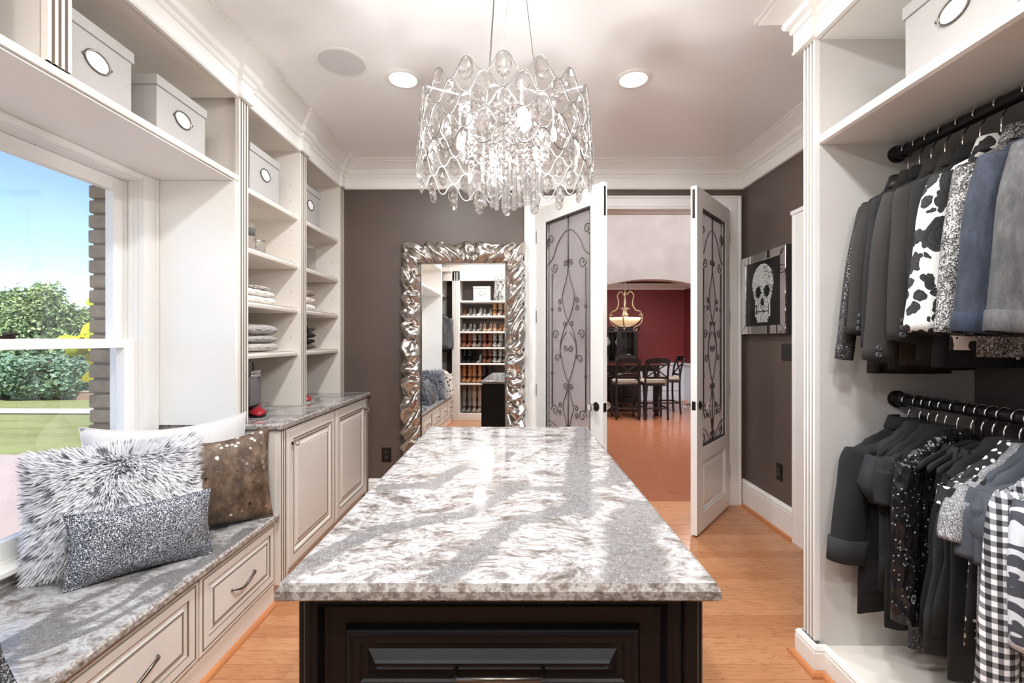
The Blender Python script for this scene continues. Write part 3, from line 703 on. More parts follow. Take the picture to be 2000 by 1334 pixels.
door('door_2', (DX1-.008, YB-.03), R(229.5), 1)
# ================================================================ silver mirror
m_silver = M('silver_leaf', (206, 200, 194), .24, 1, var=(14, .22), bump=(30, .25, .006))
mir = thing('floor_mirror', 'tall leaning floor mirror in a crumpled silver-leaf frame', 'mirror', (-.415, 3.70, 0)); mir.rotation_euler = (R(-.33), 0, -.0195)
GX, GZ0, GZ1, OX, OZ1 = .345, .165, 1.985, .497, 2.145
inner = [(-GX, GZ0), (-GX, GZ1), (GX, GZ1), (GX, GZ0)]; outer = [(-OX, .0), (-OX, OZ1), (OX, OZ1), (OX, .0)]
fr = MB(); rings = []; s_ = 0; NT_ = 16
for i in range(4):
    a, b_, c, d_ = inner[i], inner[(i+1) % 4], outer[i], outer[(i+1) % 4]; L = math.dist(c, d_); n = int(L/.0085)
    for k in range(n):
        f = k/n; pi = Vector(a).lerp(Vector(b_), f); po = Vector(c).lerp(Vector(d_), f); s = s_ + L*f; ring = []; lam = .155
        out = (po-pi).normalized()
        for j in range(NT_+1):
            t = j/NT_
            w = noise.noise(Vector((s*5.5, t*2.2, 1.3)))*.55 + noise.noise(Vector((s*2.1, t*.8, 7)))*.7
            ph = s/lam + w*1.05 + .3*t
            r = abs(math.sin(math.pi*ph)); r2 = abs(math.sin(math.pi*(ph*1.9 + t*1.4 + .3)))
            h = .014 + (.066*r**.75 + .016*r2)*(.30 + .70*math.sin(math.pi*min(1, t*.80+.12))) + .012*noise.noise(Vector((s*22, t*4, 3)))
            if j == 0: h = .016
            if j == NT_: h = .002
            p = pi.lerp(po, t); 
            if t > .3: p = p + out*(t-.3)*(.050*(r-.45) + .024*noise.noise(Vector((s*9, 4, 4))))
            p.y = max(p.y, 0.001)
            ring.append((p.x, -h, p.y))
        ring.append((ring[-1][0], .022, ring[-1][2])); rings.append(ring)
    s_ += L
rings.append(rings[0])
fr.loft(rings, False, False).build('frame', m_silver, mir, local=True, smooth=True)
MB().box(-GX-.01, GX+.01, -.002, .004, GZ0-.01, GZ1+.01).build('glass', m_mirror, mir, local=True)
MB().box(-GX-.1, GX+.1, .005, .022, .05, GZ1+.1).build('back_board', m_dark, mir, local=True)
edge = MB()
for a in ((-GX, -GX+.006, GZ0, GZ1), (GX-.006, GX, GZ0, GZ1), (-GX, GX, GZ1-.006, GZ1), (-GX, GX, GZ0, GZ0+.006)): edge.box(a[0], a[1], -.016, -.001, a[2], a[3])
edge.build('inner_lip', m_pewter, mir, local=True)
# ================================================================ picture of a skull, mirrored frame
PY0, PY1, PZ0, PZ1, PX = 3.105, 3.70, 1.405, 2.015, XR-.048
pic = thing('skull_picture', 'square black picture of a silver skull in a mirrored frame', 'picture', (XR, 3.4, PZ0))
MB().box(PX+.012, XR-.001, PY0, PY1, PZ0, PZ1).build('backing', m_dark, pic)
fw = .062
for q in ([(PY0, PZ0), (PY1, PZ0), (PY1-fw, PZ0+fw), (PY0+fw, PZ0+fw)], [(PY0, PZ1), (PY1, PZ1), (PY1-fw, PZ1-fw), (PY0+fw, PZ1-fw)], [(PY0, PZ0), (PY0, PZ1), (PY0+fw, PZ1-fw), (PY0+fw, PZ0+fw)], [(PY1, PZ0), (PY1, PZ1), (PY1-fw, PZ1-fw), (PY1-fw, PZ0+fw)]):
    c = (sum(p[0] for p in q)/4, sum(p[1] for p in q)/4); q2 = [(c[0]+(p[0]-c[0])*.94, c[1]+(p[1]-c[1])*.94) for p in q]
    MB().loft([[(PX+.012, u, v) for u, v in q], [(PX+.003, u, v) for u, v in q], [(PX, u, v) for u, v in q2]]).build('frame_strip', m_mirror, pic)
MB().box(PX+.008, PX+.012, PY0+fw, PY1-fw, PZ0+fw, PZ1-fw).build('black_panel', M('black_gloss', (24, 23, 23), .2), pic)
sk = MB(); n = 64; cell = .45/n; cyy, czz = (PY0+PY1)/2, (PZ0+PZ1)/2; rnd = random.Random(2)
def skull(u, v):
    w = abs(u)
    crn = (w/.138)**2 + ((v-.075)/.142)**2 < 1
    face = v > -.085 and v < .05 and w < .118 - max(0, -.02-v)*.5
    teeth = -.175 < v < -.06 and w < .068
    jaw = (-.215 < v <= -.155 and w < .085-(-.155-v)*.35) or (.088 < w < .100 and -.175 < v < -.05)
    if not (crn or face or teeth or jaw): return 0
    if ((w-.058)/.044)**2 + ((v-.012)/.046)**2 < 1: return 0
    if w < .026*min(1, (-.018-v)/.04) and -.088 < v < -.018 and w > .002: return 0
    if abs(v+.135) < .0045 and w < .068: return 0
    if -.170 < v < -.10 and w < .066 and (w*48+.5) % 1 < .22: return 0
    return 1 - (w/.16)**2*.6
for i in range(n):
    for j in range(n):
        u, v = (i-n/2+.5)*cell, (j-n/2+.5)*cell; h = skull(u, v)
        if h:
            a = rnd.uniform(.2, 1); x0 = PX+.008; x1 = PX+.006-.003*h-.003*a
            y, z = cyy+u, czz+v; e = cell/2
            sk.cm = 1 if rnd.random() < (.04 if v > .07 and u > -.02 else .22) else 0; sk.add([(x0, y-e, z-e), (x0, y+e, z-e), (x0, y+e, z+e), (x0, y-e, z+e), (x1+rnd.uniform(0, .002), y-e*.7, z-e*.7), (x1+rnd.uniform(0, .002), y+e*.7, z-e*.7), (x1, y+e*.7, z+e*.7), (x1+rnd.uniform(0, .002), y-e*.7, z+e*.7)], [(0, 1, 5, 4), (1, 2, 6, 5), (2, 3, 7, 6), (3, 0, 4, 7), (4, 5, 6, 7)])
sk.build('skull_relief', [M('silver_foil', (235, 235, 232), .3, .35), M('shadowed_foil', (112, 110, 108), .3, .6)], pic, kind='stuff')  # second foil is a darker copy, painting shade among the silver pieces
# wall plates
def plate(name, lab, cat, fn, w, h, kind):
    t = thing(name, lab, cat, fn(0, 0, 0))
    t.location = fn(0, -h/2, 0); 
    b = MB(); b.rings_rect([(0, 0), (0, .004), (.004, .006), (.01, .006)], lambda u, v, d: fn(u-w/2, v-h/2, d), w, h); b.build('cover', m_bronze if kind != 'pad' else m_pewter, t)
    if kind == 'outlet':
        for zc in (-.02, .02): 
            q = MB(); q.rings_rect([(0, .006), (0, .009), (.002, .01)], lambda u, v, d: fn(u-.016, zc+v-.014, d), .032, .028); q.build('socket', m_dark, t)
    elif kind == 'switch':
        q = MB(); q.rings_rect([(0, .006), (0, .010), (.003, .012)], lambda u, v, d: fn(u-.016, v-.033, d), .032, .066); q.build('rocker', m_dark, t)
    else:
        for k in range(3):
            q = MB(); q.rings_rect([(0, .006), (0, .009), (.002, .011)], lambda u, v, d: fn(u-.055+k*.038, v-.033, d), .033, .066); q.build('rocker', m_dark, t)
q = px(755, 888, Y=YB); plate('wall_outlet', 'bronze outlet on the taupe wall between cabinet and mirror', 'outlet', lambda u, v, d: (q.x+u, YB-d, q.z+v), .078, .12, 'outlet')
q2 = px(1523, 922, X=XR); plate('light_switch', 'single dark plate low on the taupe wall above the baseboard', 'outlet', lambda u, v, d: (XR-d, q2.y+u, q2.z+v), .072, .118, 'switch')
q3 = px(1540, 688, X=XR); plate('switch_panel', 'triple switch plate under the skull picture', 'switch', lambda u, v, d: (XR-d, q3.y+u, q3.z+v), .15, .118, 'pad')
# ================================================================ ceiling fittings
def can(x, y, z=H, w=CAN_W, lab='round recessed ceiling light above the aisle', group='recessed ceiling lights', col=(.95, .975, 1)):
    t = thing('recessed_ceiling_light', lab, 'ceiling light', (x, y, z), group=group)
    MB().lathe([(.075, 0), (.098, 0), (.1, -.004), (.094, -.008), (.076, -.007)], (x, y, z), 36).build('trim_ring', m_white, t, autos=40)
    MB().lathe([(.001, -.002), (.0755, -.002), (.0755, -.0045), (.001, -.006)], (x, y, z), 32).build('lens', m_lens, t)
    l = bpy.data.lights.new('downlight', 'AREA'); l.shape = 'DISK'; l.size = .15; l.energy = w; l.color = col
    o = bpy.data.objects.new('downlight', l); COL.objects.link(o); o.parent = t; o.location = (0, 0, -.012)
can(-.62, 2.545, lab='recessed ceiling light beside the round speaker'); can(.667, 2.545, lab='recessed ceiling light toward the open doors')
for x in (-.62, .65):
    sd_ = 'window' if x < 0 else 'jacket'; can(x, .75, lab='added unseen ceiling light overhead on the %s side of the island' % sd_); can(x, -.30, lab='added unseen ceiling light before the shoe wall on the %s side' % sd_)  # unseen lamps added to even out the room light
sx, sy = -.905, 2.395
sp = thing('ceiling_speaker', 'round flush ceiling speaker with a pale grille', 'speaker', (sx, sy, H))
MB().lathe([(.118, 0), (.134, 0), (.136, -.003), (.130, -.006), (.118, -.006)], (sx, sy, H), 40).build('rim', m_white, sp, autos=40)
MB().lathe([(.001, -.001), (.119, -.001), (.119, -.004), (.001, -.005)], (sx, sy, H), 36).build('grille', M('speaker_grille', (214, 213, 211), .6, bump=(900, .4, .002)), sp)
# ================================================================ crystal chandelier
CX, CY = -.03, 1.60; RR = .288; NL = 16
ch = thing('crystal_chandelier', 'round crystal chandelier with wavy chrome rings over the island', 'chandelier', (CX, CY, 1.82))
MB().lathe([(.001, H), (.065, H), (.066, H-.02), (.02, H-.03), (.001, H-.03)], (CX, CY, 0), 28).build('ceiling_canopy', m_chrome, ch, autos=40)
for a in (.35, 2.2, 4.3):
    MB().cyl((CX+.05*math.cos(a), CY+.05*math.sin(a), H-.02), (CX+.13*math.cos(a), CY+.13*math.sin(a), 2.19), .0013, 5).build('suspension_wire', m_pewter, ch)
MB().tube([(CX, CY, H-.02), (CX+.012, CY, 2.6), (CX-.008, CY, 2.4), (CX, CY, 2.19)], .0016, 5).build('power_cord', m_knobglass, ch)
def cryst(h, w, t, n=8):
    c = MB(); prof = [(.001, h*.5), (.40, h*.30), (.5, h*.02), (.47, -h*.2), (.33, -h*.38), (.001, -h*.5)]
    rings = []
    for i, (r, z) in enumerate(prof):
        rings.append([((r*w)*math.cos(2*math.pi*(k+.5*(i % 2))/n), (r*t)*math.sin(2*math.pi*(k+.5*(i % 2))/n)*1.0, z) for k in range(n)])
    return c.loft(rings, True)
ROWS = [2.168, 2.114, 2.060, 2.006, 1.952]
c0 = None; m_ringm = M('satin_nickel', (134, 131, 128), .38, .8)
for ri, z in enumerate(ROWS):
    off = .5*(ri % 2); rad = RR*(1 + .012*ri)
    pts = []
    for k in range(NL*12):
        q = 2*math.pi*(k/12+off)/NL; cq = math.cos(q*NL - 2*math.pi*off)
        pts.append((CX+rad*math.sin(q), CY-rad*math.cos(q), z + .0265*math.copysign(abs(cq)**.72, cq)))
    ring = MB().tube(pts, .0021, 6, closed=True).build('wave_ring', m_ringm, ch, smooth=True)
    for k in range(NL):
        q = 2*math.pi*(k+off)/NL
        if c0 is None: o = c0 = cryst(.078, .050, .020).build('crystal', m_crystal, ch, local=True)
        else: o = bpy.data.objects.new('crystal', c0.data); COL.objects.link(o); o.parent = ch
        o.location = (rad*math.sin(q), -rad*math.cos(q), z-.012-1.82); o.rotation_euler = (0, 0, q)
for k in range(NL):
    q = 2*math.pi*(k+.0)/NL; o = bpy.data.objects.new('crystal', c0.data); COL.objects.link(o); o.parent = ch; o.scale = (.8, .8, .8)
    o.location = (RR*1.03*math.sin(q), -RR*1.03*math.cos(q), 1.905-1.82); o.rotation_euler = (0, 0, q)
hub = MB().lathe([(.001, 2.185), (.04, 2.185), (.042, 2.178), (.001, 2.176)], (CX, CY, 0), 32); hub.lathe([(.146, 2.178), (.15, 2.178), (.15, 2.172), (.146, 2.172)], (CX, CY, 0), 40)
for a in range(6): hub.cyl((CX, CY, 2.18), (CX+RR*math.sin(a*math.pi/3), CY-RR*math.cos(a*math.pi/3), 2.17), .003, 6)
hub.build('top_plate', m_chrome, ch, autos=40)
def strand(n_, zb):
    b = MB()
    for k in range(n_): b.lathe([(.001, .010), (.0095, .004), (.0095, -.004), (.001, -.010)], (0, 0, -.012-k*.0215), 7)
    return b
def rod(): return MB().lathe([(.001, 0), (.006, -.004), (.0078, -.05), (.0092, -.098), (.007, -.104), (.001, -.104)], (0, 0, 0), 7)
sd = {}
for rad, cnt, ztop, nb in ((.035, 6, 2.17, 11), (.08, 11, 2.17, 10), (.125, 17, 2.165, 9)):
    for k in range(cnt):
        q = 2*math.pi*(k+.37*nb)/cnt; p = (rad*math.sin(q), -rad*math.cos(q), ztop-1.82)
        if nb not in sd: o = strand(nb, 0).build('crystal_strand', m_crystal, ch, local=True); sd[nb] = o.data
        else: o = bpy.data.objects.new('crystal_strand', sd[nb]); COL.objects.link(o); o.parent = ch
        o.location = p
        if 'r' not in sd: r_ = rod().build('crystal_rod', m_crystal, o, local=True); sd['r'] = r_.data
        else: r_ = bpy.data.objects.new('crystal_rod', sd['r']); COL.objects.link(r_); r_.parent = o
        r_.location = (0, 0, -.008-nb*.0215)
for k in range(6):
    q = 2*math.pi*(k+.3)/6
    for rb, zb in ((.17, 2.07), ):
        p = (CX+rb*math.sin(q), CY-rb*math.cos(q), zb)
        b = MB().lathe([(.001, -.028), (.008, -.022), (.011, -.008), (.009, .006), (.006, .018), (.001, .018)], p, 10).build('bulb', m_bulb, ch)
        MB().cyl((p[0], p[1], zb+.018), (p[0], p[1], 2.178), .006, 8).build('lamp_holder', m_chrome, ch)
for k in range(6):
    q = 2*math.pi*(k+.3)/6; l = bpy.data.lights.new('bulb_light', 'POINT'); l.energy = CHAND_W/6; l.shadow_soft_size = .012; l.color = (.98, .985, .99)
    o = bpy.data.objects.new('bulb_light', l); COL.objects.link(o); o.parent = ch; o.location = (.17*math.sin(q), -.17*math.cos(q), 2.035-1.82)
# ================================================================ the hall and dining room beyond
m_plaster = M('grey_marbled_plaster', (196, 192, 192), .55, var=(2.6, .12)); m_red = M('wine_red_wall', (120, 42, 44), .55, var=(1.5, .05))
m_wains = M('wainscot_white', (216, 222, 232), .5)
fh = S(MB().box(-2.2, 6.2, YB+.07, 10.6, -.2, -.021), 'floor_hall', m_dark); pf = MB(); y = YB+.071; rnd = random.Random(9)
while y < 10.4:
    x = -2.1
    while x < 6.1:
        L = rnd.choice((.9, 1.3, 1.7, 2.2)); pf.box(x, min(x+L, 6.1)-.002, y, y+.0835, -.02, 0); x += L
    y += .085
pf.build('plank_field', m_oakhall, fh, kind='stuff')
S(MB().box(-1.6, -1.5, YB+.12, 10.4, 0, 3.9), 'wall_hall_left', m_plaster); S(MB().box(4.6, 4.7, YB+.12, 6.3, 0, 3.9), 'wall_hall_right', m_plaster)
S(MB().box(-1.6, 4.7, YB+.12, 6.4, 3.8, 3.9), 'ceiling_hall', m_ceil)
S(MB().box(-1.6, 4.7, YB+.0, YB+.12, H+.12, 3.9), 'wall_hall_near', m_plaster); S(MB().box(2.1, 4.7, YB, YB+.12, 0, H+.12), 'wall_hall_near_side', m_plaster)
ar = MB(); YA = 6.2; xa, xb = .8, 3.05
prof = [(xa, 0), (-1.6, 0), (-1.6, 3.85), (4.7, 3.85), (4.7, 0), (xb, 0)]
top = [(xb + (xa-xb)*k/20, 2.19-.215*((xb+(xa-xb)*k/20)-1.87)**2) for k in range(21)]
# built as columns so that the arch underside is real
xs = [-1.6, xa] ; ar.box(-1.6, xa, YA, YA+.16, 0, 3.85); ar.box(xb, 4.7, YA, YA+.16, 0, 3.85)
rings = [[(x, YA, z), (x, YA+.16, z), (x, YA+.16, 3.85), (x, YA, 3.85)] for x, z in top]
ar.loft(rings, True); S(ar, 'wall_arch', m_plaster)
YD, XD, ZD = 10.25, 3.83, 2.66
S(MB().box(-1.5, 6.0, YD, YD+.1, .82, 3.0), 'wall_dining', m_red); S(MB().box(XD, XD+.1, YA+.16, YD, 0, 3.0), 'wall_dining_side', m_red)
S(MB().box(-1.5, XD, YA+.16, YD, ZD, ZD+.1), 'ceiling_dining', M('beige_ceiling', (176, 160, 142), .7))
S(MB().sweep([(-1.5, YD), (XD, YD), (XD, YA+.16)], [(0, 2.49), (.015, 2.49), (.03, 2.52), (.09, 2.57), (.12, 2.60), (.12, 2.62), (0, 2.62)]), 'trim_6', m_white)
wsn = S(MB().box(-1.5, XD, YD-.012, YD, 0, .82), 'trim_7', m_wains)
MB().box(XD-.012, XD, YA+.16, YD-.012, 0, .82).build('side_boarding', m_wains, wsn); MB().box(XD-.04, XD-.012, YA+.16, YD-.04, .80, .85).build('chair_rail', m_wains, wsn); MB().box(-1.5, XD, YD-.04, YD-.01, .80, .85).build('chair_rail', m_wains, wsn); MB().box(-1.5, XD, YD-.03, YD-.01, 0, .14).build('base', m_wains, wsn)
for k in range(8):
    a = -1.3+k*.64
    MB().rings_rect([(0, 0), (0, .012), (.03, .016), (.04, .004), (.045, .004)], lambda u, v, d: (a+u, YD-.012-d, .22+v), .56, .50).build('panel_mould', m_wains, wsn)
for (x, y, z, w) in ((1.0, 4.6, 3.8, .38), (2.6, 4.6, 3.8, .38), (.6, 8.3, ZD, .5), (3.0, 7.4, ZD, .5), (2.0, 7.0, ZD, .5)):  # unseen lamps added to light the hall and dining room
    can(x, y, z, HALL_W*w, 'added unseen ceiling light in the %s beyond the open doors' % {1.0: 'hall near the mirror wall', 2.6: 'hall near the right-hand door', .6: 'dining room past the china cabinet', 3.0: 'dining room by the red side wall', 2.0: 'dining room just inside the arch'}[x], 'added unseen lights beyond the doors', (1, .96, .93))
# pendant bowl
PXX, PYY = px(1221, 600, Y=8.5).x, 8.5
pd = thing('bowl_pendant', 'scrolled iron pendant with a glowing alabaster bowl over the dining table', 'pendant light', (PXX, PYY, 1.60))
m_alab = M('alabaster_glow', (250, 228, 180), .5, emit=.35, var=(9, .12)); m_gold = M('antique_gold', (146, 132, 110), .45, .6)
MB().lathe([(.001, 1.60), (.08, 1.605), (.18, 1.65), (.26, 1.72), (.292, 1.775), (.284, 1.775), (.24, 1.72), (.16, 1.665), (.001, 1.63)], (PXX, PYY, 0), 32).build('bowl', m_alab, pd, smooth=True)
MB().lathe([(.001, 1.70), (.02, 1.72), (.055, 1.80), (.07, 1.84), (.03, 1.88), (.04, 1.92), (.1, 1.95), (.02, 1.965), (.012, 2.2), (.035, 2.22), (.012, 2.27), (.001, 2.28)], (PXX, PYY, 0), 16).build('finial', m_gold, pd, smooth=True)
MB().cyl((PXX, PYY, 2.27), (PXX, PYY, ZD), .008, 8).build('hanging_rod', m_gold, pd)
for k in range(3):
    q = 2*math.pi*k/3 + .2; c, s = math.cos(q), math.sin(q)
    pr = [(.03, 2.2), (.1, 2.27), (.17, 2.2), (.15, 2.1), (.16, 2.0), (.22, 1.92), (.30, 1.9), (.33, 1.84), (.28, 1.83)]; pr2 = [(.27, 1.92), (.34, 1.84), (.33, 1.70), (.24, 1.62), (.19, 1.6), (.17, 1.55), (.22, 1.54), (.24, 1.58)]
    am = MB(); am.tube([(PXX+c*r, PYY+s*r, z) for r, z in smooth(pr, 5)], .013, 6); am.tube([(PXX+c*r, PYY+s*r, z) for r, z in smooth(pr2, 5)], .013, 6); am.build('scroll_arm', m_gold, pd, smooth=True)
l = bpy.data.lights.new('pendant_glow', 'POINT'); l.energy = 7; l.shadow_soft_size = .1; l.color = (1, .85, .62)
o = bpy.data.objects.new('pendant_glow', l); COL.objects.link(o); o.parent = pd; o.location = (0, 0, .35)
# dining table, chairs, china cabinet
m_blk = M('black_brown_wood', (26, 21, 21), .3); m_cush = M('beige_cushion', (150, 138, 126), .8, bump=(60, .2, .004))
tb = thing('dining_table', 'tall dark wood dining table under the bowl pendant', 'table', (2.05, 8.5, 0))
MB().bbox(1.35, 2.68, 8.05, 9.0, .90, .935, .008).build('tabletop', M('mahogany_top', (58, 28, 26), .2), tb); MB().box(1.43, 2.6, 8.13, 8.92, .80, .90).build('apron', m_blk, tb)
for x in (1.47, 2.56):
    for y in (8.17, 8.88): MB().lathe([(.045, 0), (.035, .05), (.05, .12), (.035, .2), (.055, .5), (.045, .7), (.055, .72), (.055, .8)], (x, y, 0), 12).build('leg', m_blk, tb, smooth=True)
def chair0():
    t = thing('dining_chair', 'x', 'chair', (0, 0, 0), group='counter-height dining chairs')
    b = lambda m_, nm, mat=m_blk, **k: m_.build(nm, mat, t, local=True, **k)
    b(MB().bbox(-.21, .21, -.2, .2, .58, .62, .01), 'seat_frame'); c = MB(); rings = []
    for r, z in ((.97, .62), (1.0, .64), (.97, .665), (.8, .68), (.3, .684)): rings.append([(.205*r*x, .195*r*y, z) for x, y in ((-1, -.9), (-.9, -1), (.9, -1), (1, -.9), (1, .9), (.9, 1), (-.9, 1), (-1, .9))])
    b(c.loft(rings), 'cushion', m_cush, smooth=True)
    for x in (-.19, .19):
        b(MB().lathe([(.018, 0), (.016, .06), (.024, .12), (.02, .3), (.026, .55), (.026, .6)], (x, .17, 0), 10), 'leg', smooth=True)
        b(MB().tube(smooth([(x, -.2, 0), (x, -.185, .3), (x, -.185, .62), (x, -.215, .85), (x, -.27, 1.03)], 4), .019, 8), 'back_leg', smooth=True)
        b(MB().cyl((x, -.185, .2), (x, .17, .2), .012, 8), 'stretcher')
    b(MB().cyl((-.19, .17, .24), (.19, .17, .24), .013, 8), 'footrest'); b(MB().cyl((-.19, -.19, .2), (.19, -.19, .2), .012, 8), 'stretcher')
    r = []
    for k in range(13):
        x = -.205+.41*k/12; q = (x/.205)**2; r.append([(x, -.25-.02*(1-q), .95+.02*(1-q)), (x, -.275-.02*(1-q), .95+.02*(1-q)), (x, -.285-.02*(1-q), 1.03+.03*(1-q)), (x, -.26-.02*(1-q), 1.03+.03*(1-q))])
    b(MB().loft(r), 'top_rail', smooth=False); b(MB().box(-.19, .19, -.205, -.185, .70, .735), 'lower_rail')
    for sg in (-1, 1): b(MB().tube(smooth([(sg*-.17, -.2, .73), (sg*-.05, -.222, .82), (sg*.05, -.24, .88), (sg*.17, -.262, .96)], 4), .011, 6, flat=1.4), 'cross_slat', smooth=True)
    return t
c_ = chair0()
CH = [((1.93, 7.92), 0, 'dark dining chair with its crossed back toward us, beside the left door edge'), ((2.42, 7.92), 0, 'dark dining chair with its crossed back toward us, at the table corner'), ((2.86, 8.55), math.pi/2, 'dark dining chair seen side-on at the end of the table'),
      ((1.75, 9.18), math.pi, 'dark dining chair on the far side of the table by the china cabinet'), ((2.3, 9.18), math.pi, 'dark dining chair on the far side of the table by the red wall')]
for i, ((x, y), rz, lab) in enumerate(CH):
    t = c_ if i == 0 else dup(c_); t.location = (x, y, 0); t.rotation_euler = (0, 0, rz); t['label'] = lab
cc = thing('china_cabinet', 'dark china cabinet with glass doors against the red dining wall', 'cabinet', (2.2, 10.0, 0))
bd = MB(); bd.box(1.5, 2.69, 9.82, 10.2, 0, .85); bd.box(1.5, 1.54, 9.88, 10.2, .85, 1.58); bd.box(2.65, 2.69, 9.88, 10.2, .85, 1.58); bd.box(1.5, 2.69, 10.18, 10.2, .85, 1.58); bd.build('body', m_blk, cc)
MB().bbox(1.46, 2.73, 9.84, 10.21, 1.58, 1.64, .012).build('cornice', m_blk, cc); MB().box(1.54, 2.65, 9.9, 10.18, 1.2, 1.22).build('shelf', m_acrylic, cc)
for a in (1.54, 1.91, 2.28):
    d = MB(); d.box(a, a+.05, 9.86, 9.885, .86, 1.58); d.box(a+.32, a+.37, 9.86, 9.885, .86, 1.58); d.box(a+.05, a+.32, 9.86, 9.885, .86, .92); d.box(a+.05, a+.32, 9.86, 9.885, 1.52, 1.58)
    for k in (1, 2): d.box(a+.05+k*.09-.004, a+.05+k*.09+.004, 9.865, 9.88, .92, 1.52)
    dd = d.build('door', m_blk, cc); MB().box(a+.05, a+.32, 9.871, 9.874, .92, 1.52).build('pane', m_pane, dd)
for k, (x, z) in enumerate(((1.75, 1.22), (2.05, 1.22), (2.3, 1.22), (2.52, .85), (1.8, .85))):
    MB().lathe([(.03, 0), (.06, .04), (.07, .1), (.04, .17), (.05, .2), (.001, .2)], (x, 10.03, z), 14).build('china_vase', M('china_white', (226, 226, 228), .25) if k == 0 else bpy.data.materials['china_white'], smooth=True, label='white china vase on the %s of the china cabinet' % ('glass shelf by the hidden end', 'middle of the glass shelf', 'glass shelf near the red wall', 'lower deck near the red wall', 'lower deck by the hidden end')[k], cat='vase', group='vases in the china cabinet')
# ================================================================ storage boxes
def box_thing(xf, yc, z, w, h, dp, lab, axis='x', front=1, group='grey lidded storage boxes'):
    """lidded box, front face at xf looking along +x (front=1) or -x, or +y for axis y"""
    t = thing('storage_box', lab, 'box', (0, 0, 0), group=group)
    if axis == 'x': t.location = (xf, yc, z); t.rotation_euler = (0, 0, 0 if front > 0 else math.pi)
    else: t.location = (yc, xf, z); t.rotation_euler = (0, 0, math.pi/2)
    MB().box(-dp, 0, -w/2, w/2, 0, h-.03).build('body', m_boxgrey, t, local=True, bevel=.002)
    MB().box(-dp-.006, .006, -w/2-.006, w/2+.006, h-.042, h).build('lid', m_boxgrey, t, local=True, bevel=.002)
    a, b = .048, .034
    fr = MB(); ring = []
    pts = [(.003, a*math.cos(2*math.pi*k/28), h*.52+b*math.sin(2*math.pi*k/28)) for k in range(28)]
    fr.tube(pts, .0035, 6, closed=True)
    for s in (-1, 1): fr.sph((.003, s*(a+.006), h*.52), .005, 8, 5)
    tf = fr.build('label_frame', m_pewter, t, local=True, smooth=True)
    MB().lathe([(.001, .002), (.93, .002), (.93, .0), (.001, 0)], (0, 0, 0), 28, 'x', sx=a, sy=b).build('label_card', m_tagwhite, tf, local=True)
    c = tf.children[0]; c.location = (0, 0, h*.52)
    return t
ZB = 2.207
box_thing(-1.475, 1.61, ZB, .29, .26, .30, 'grey lidded box on the window bridge next to the fluted divider')
box_thing(-1.475, 2.026, ZB, .295, .25, .30, 'grey lidded box on the window bridge nearest the tall shelving')
box_thing(-1.475, 1.15, ZB, .29, .26, .30, 'grey lidded box on the window bridge cut by the picture edge')
box_thing(-1.455, 2.66, 2.181, .31, .27, .30, 'grey lidded box on the top shelf of the bay beside the window')
box_thing(-1.455, 3.25, 2.181, .31, .27, .30, 'grey lidded box on the top shelf of the bay by the taupe wall')
box_thing(1.315, 1.36, ZB, .34, .27, .30, 'grey lidded box on the shelf above the hanging jackets', front=-1)
bx = [(-.74, 'grey lidded box atop the shoe wall, seen whole in the mirror'), (-.28, 'grey lidded box atop the shoe wall, cut by the mirror frame')]
for x, lab in bx: box_thing(YS-.06, x, 2.101, .3, .26, .3, lab, axis='y')
# ================================================================ folded knitwear and small things on the shelves
def knit(name, c, sc=90, amt=.2, rib=None, rough=.95):
    n = NT(name); b = lin(c); n.set(Roughness=rough)
    v = n.noise(n.pos((1, 1, 1)), sc, 3)
    n.l(n.ramp(v.outputs[0], [(.3, tuple(x*(1-amt) for x in b)), (.7, tuple(min(1, x*(1+amt)) for x in b))]), n.b.inputs['Base Color'])
    if rib:
        w = n.n('TexWave', Scale=rib, Distortion=2.5, Detail=2); w.bands_direction = 'Y'; n.l(n.pos((1, 1, .25)), w.inputs[0]); n.bump(w.outputs['Fac'], .6, .006)
    else: n.bump(v.outputs[0], .4, .004)
    return n.mat
def spark(name, c1, c2, scale=260, thr=.35, rough=.3, metal=.6):
    n = NT(name); v = n.vor(n.pos((1, 1, 1), True), scale); s = n.n('SeparateColor'); n.l(v.outputs['Color'], s.inputs[0])
    n.l(n.ramp(s.outputs[0], [(0, lin(c1)), (thr, lin(c1)), (thr+.05, lin(c2))]), n.b.inputs['Base Color'])
    n.set(Roughness=rough, Metallic=metal)
    nv = n.n('VectorMath', operation='SUBTRACT'); n.l(v.outputs['Color'], nv.inputs[0]); nv.inputs[1].default_value = (.5, .5, .5)
    sc_ = n.n('VectorMath', operation='SCALE'); sc_.inputs['Scale'].default_value = 1.3; n.l(nv.outputs[0], sc_.inputs[0])
    ad = n.n('VectorMath', operation='ADD'); n.l(n.n('NewGeometry').outputs['Normal'], ad.inputs[0]); n.l(sc_.outputs[0], ad.inputs[1])
    nm = n.n('VectorMath', operation='NORMALIZE'); n.l(ad.outputs[0], nm.inputs[0]); n.l(nm.outputs[0], n.b.inputs['Normal'])
    return n.mat
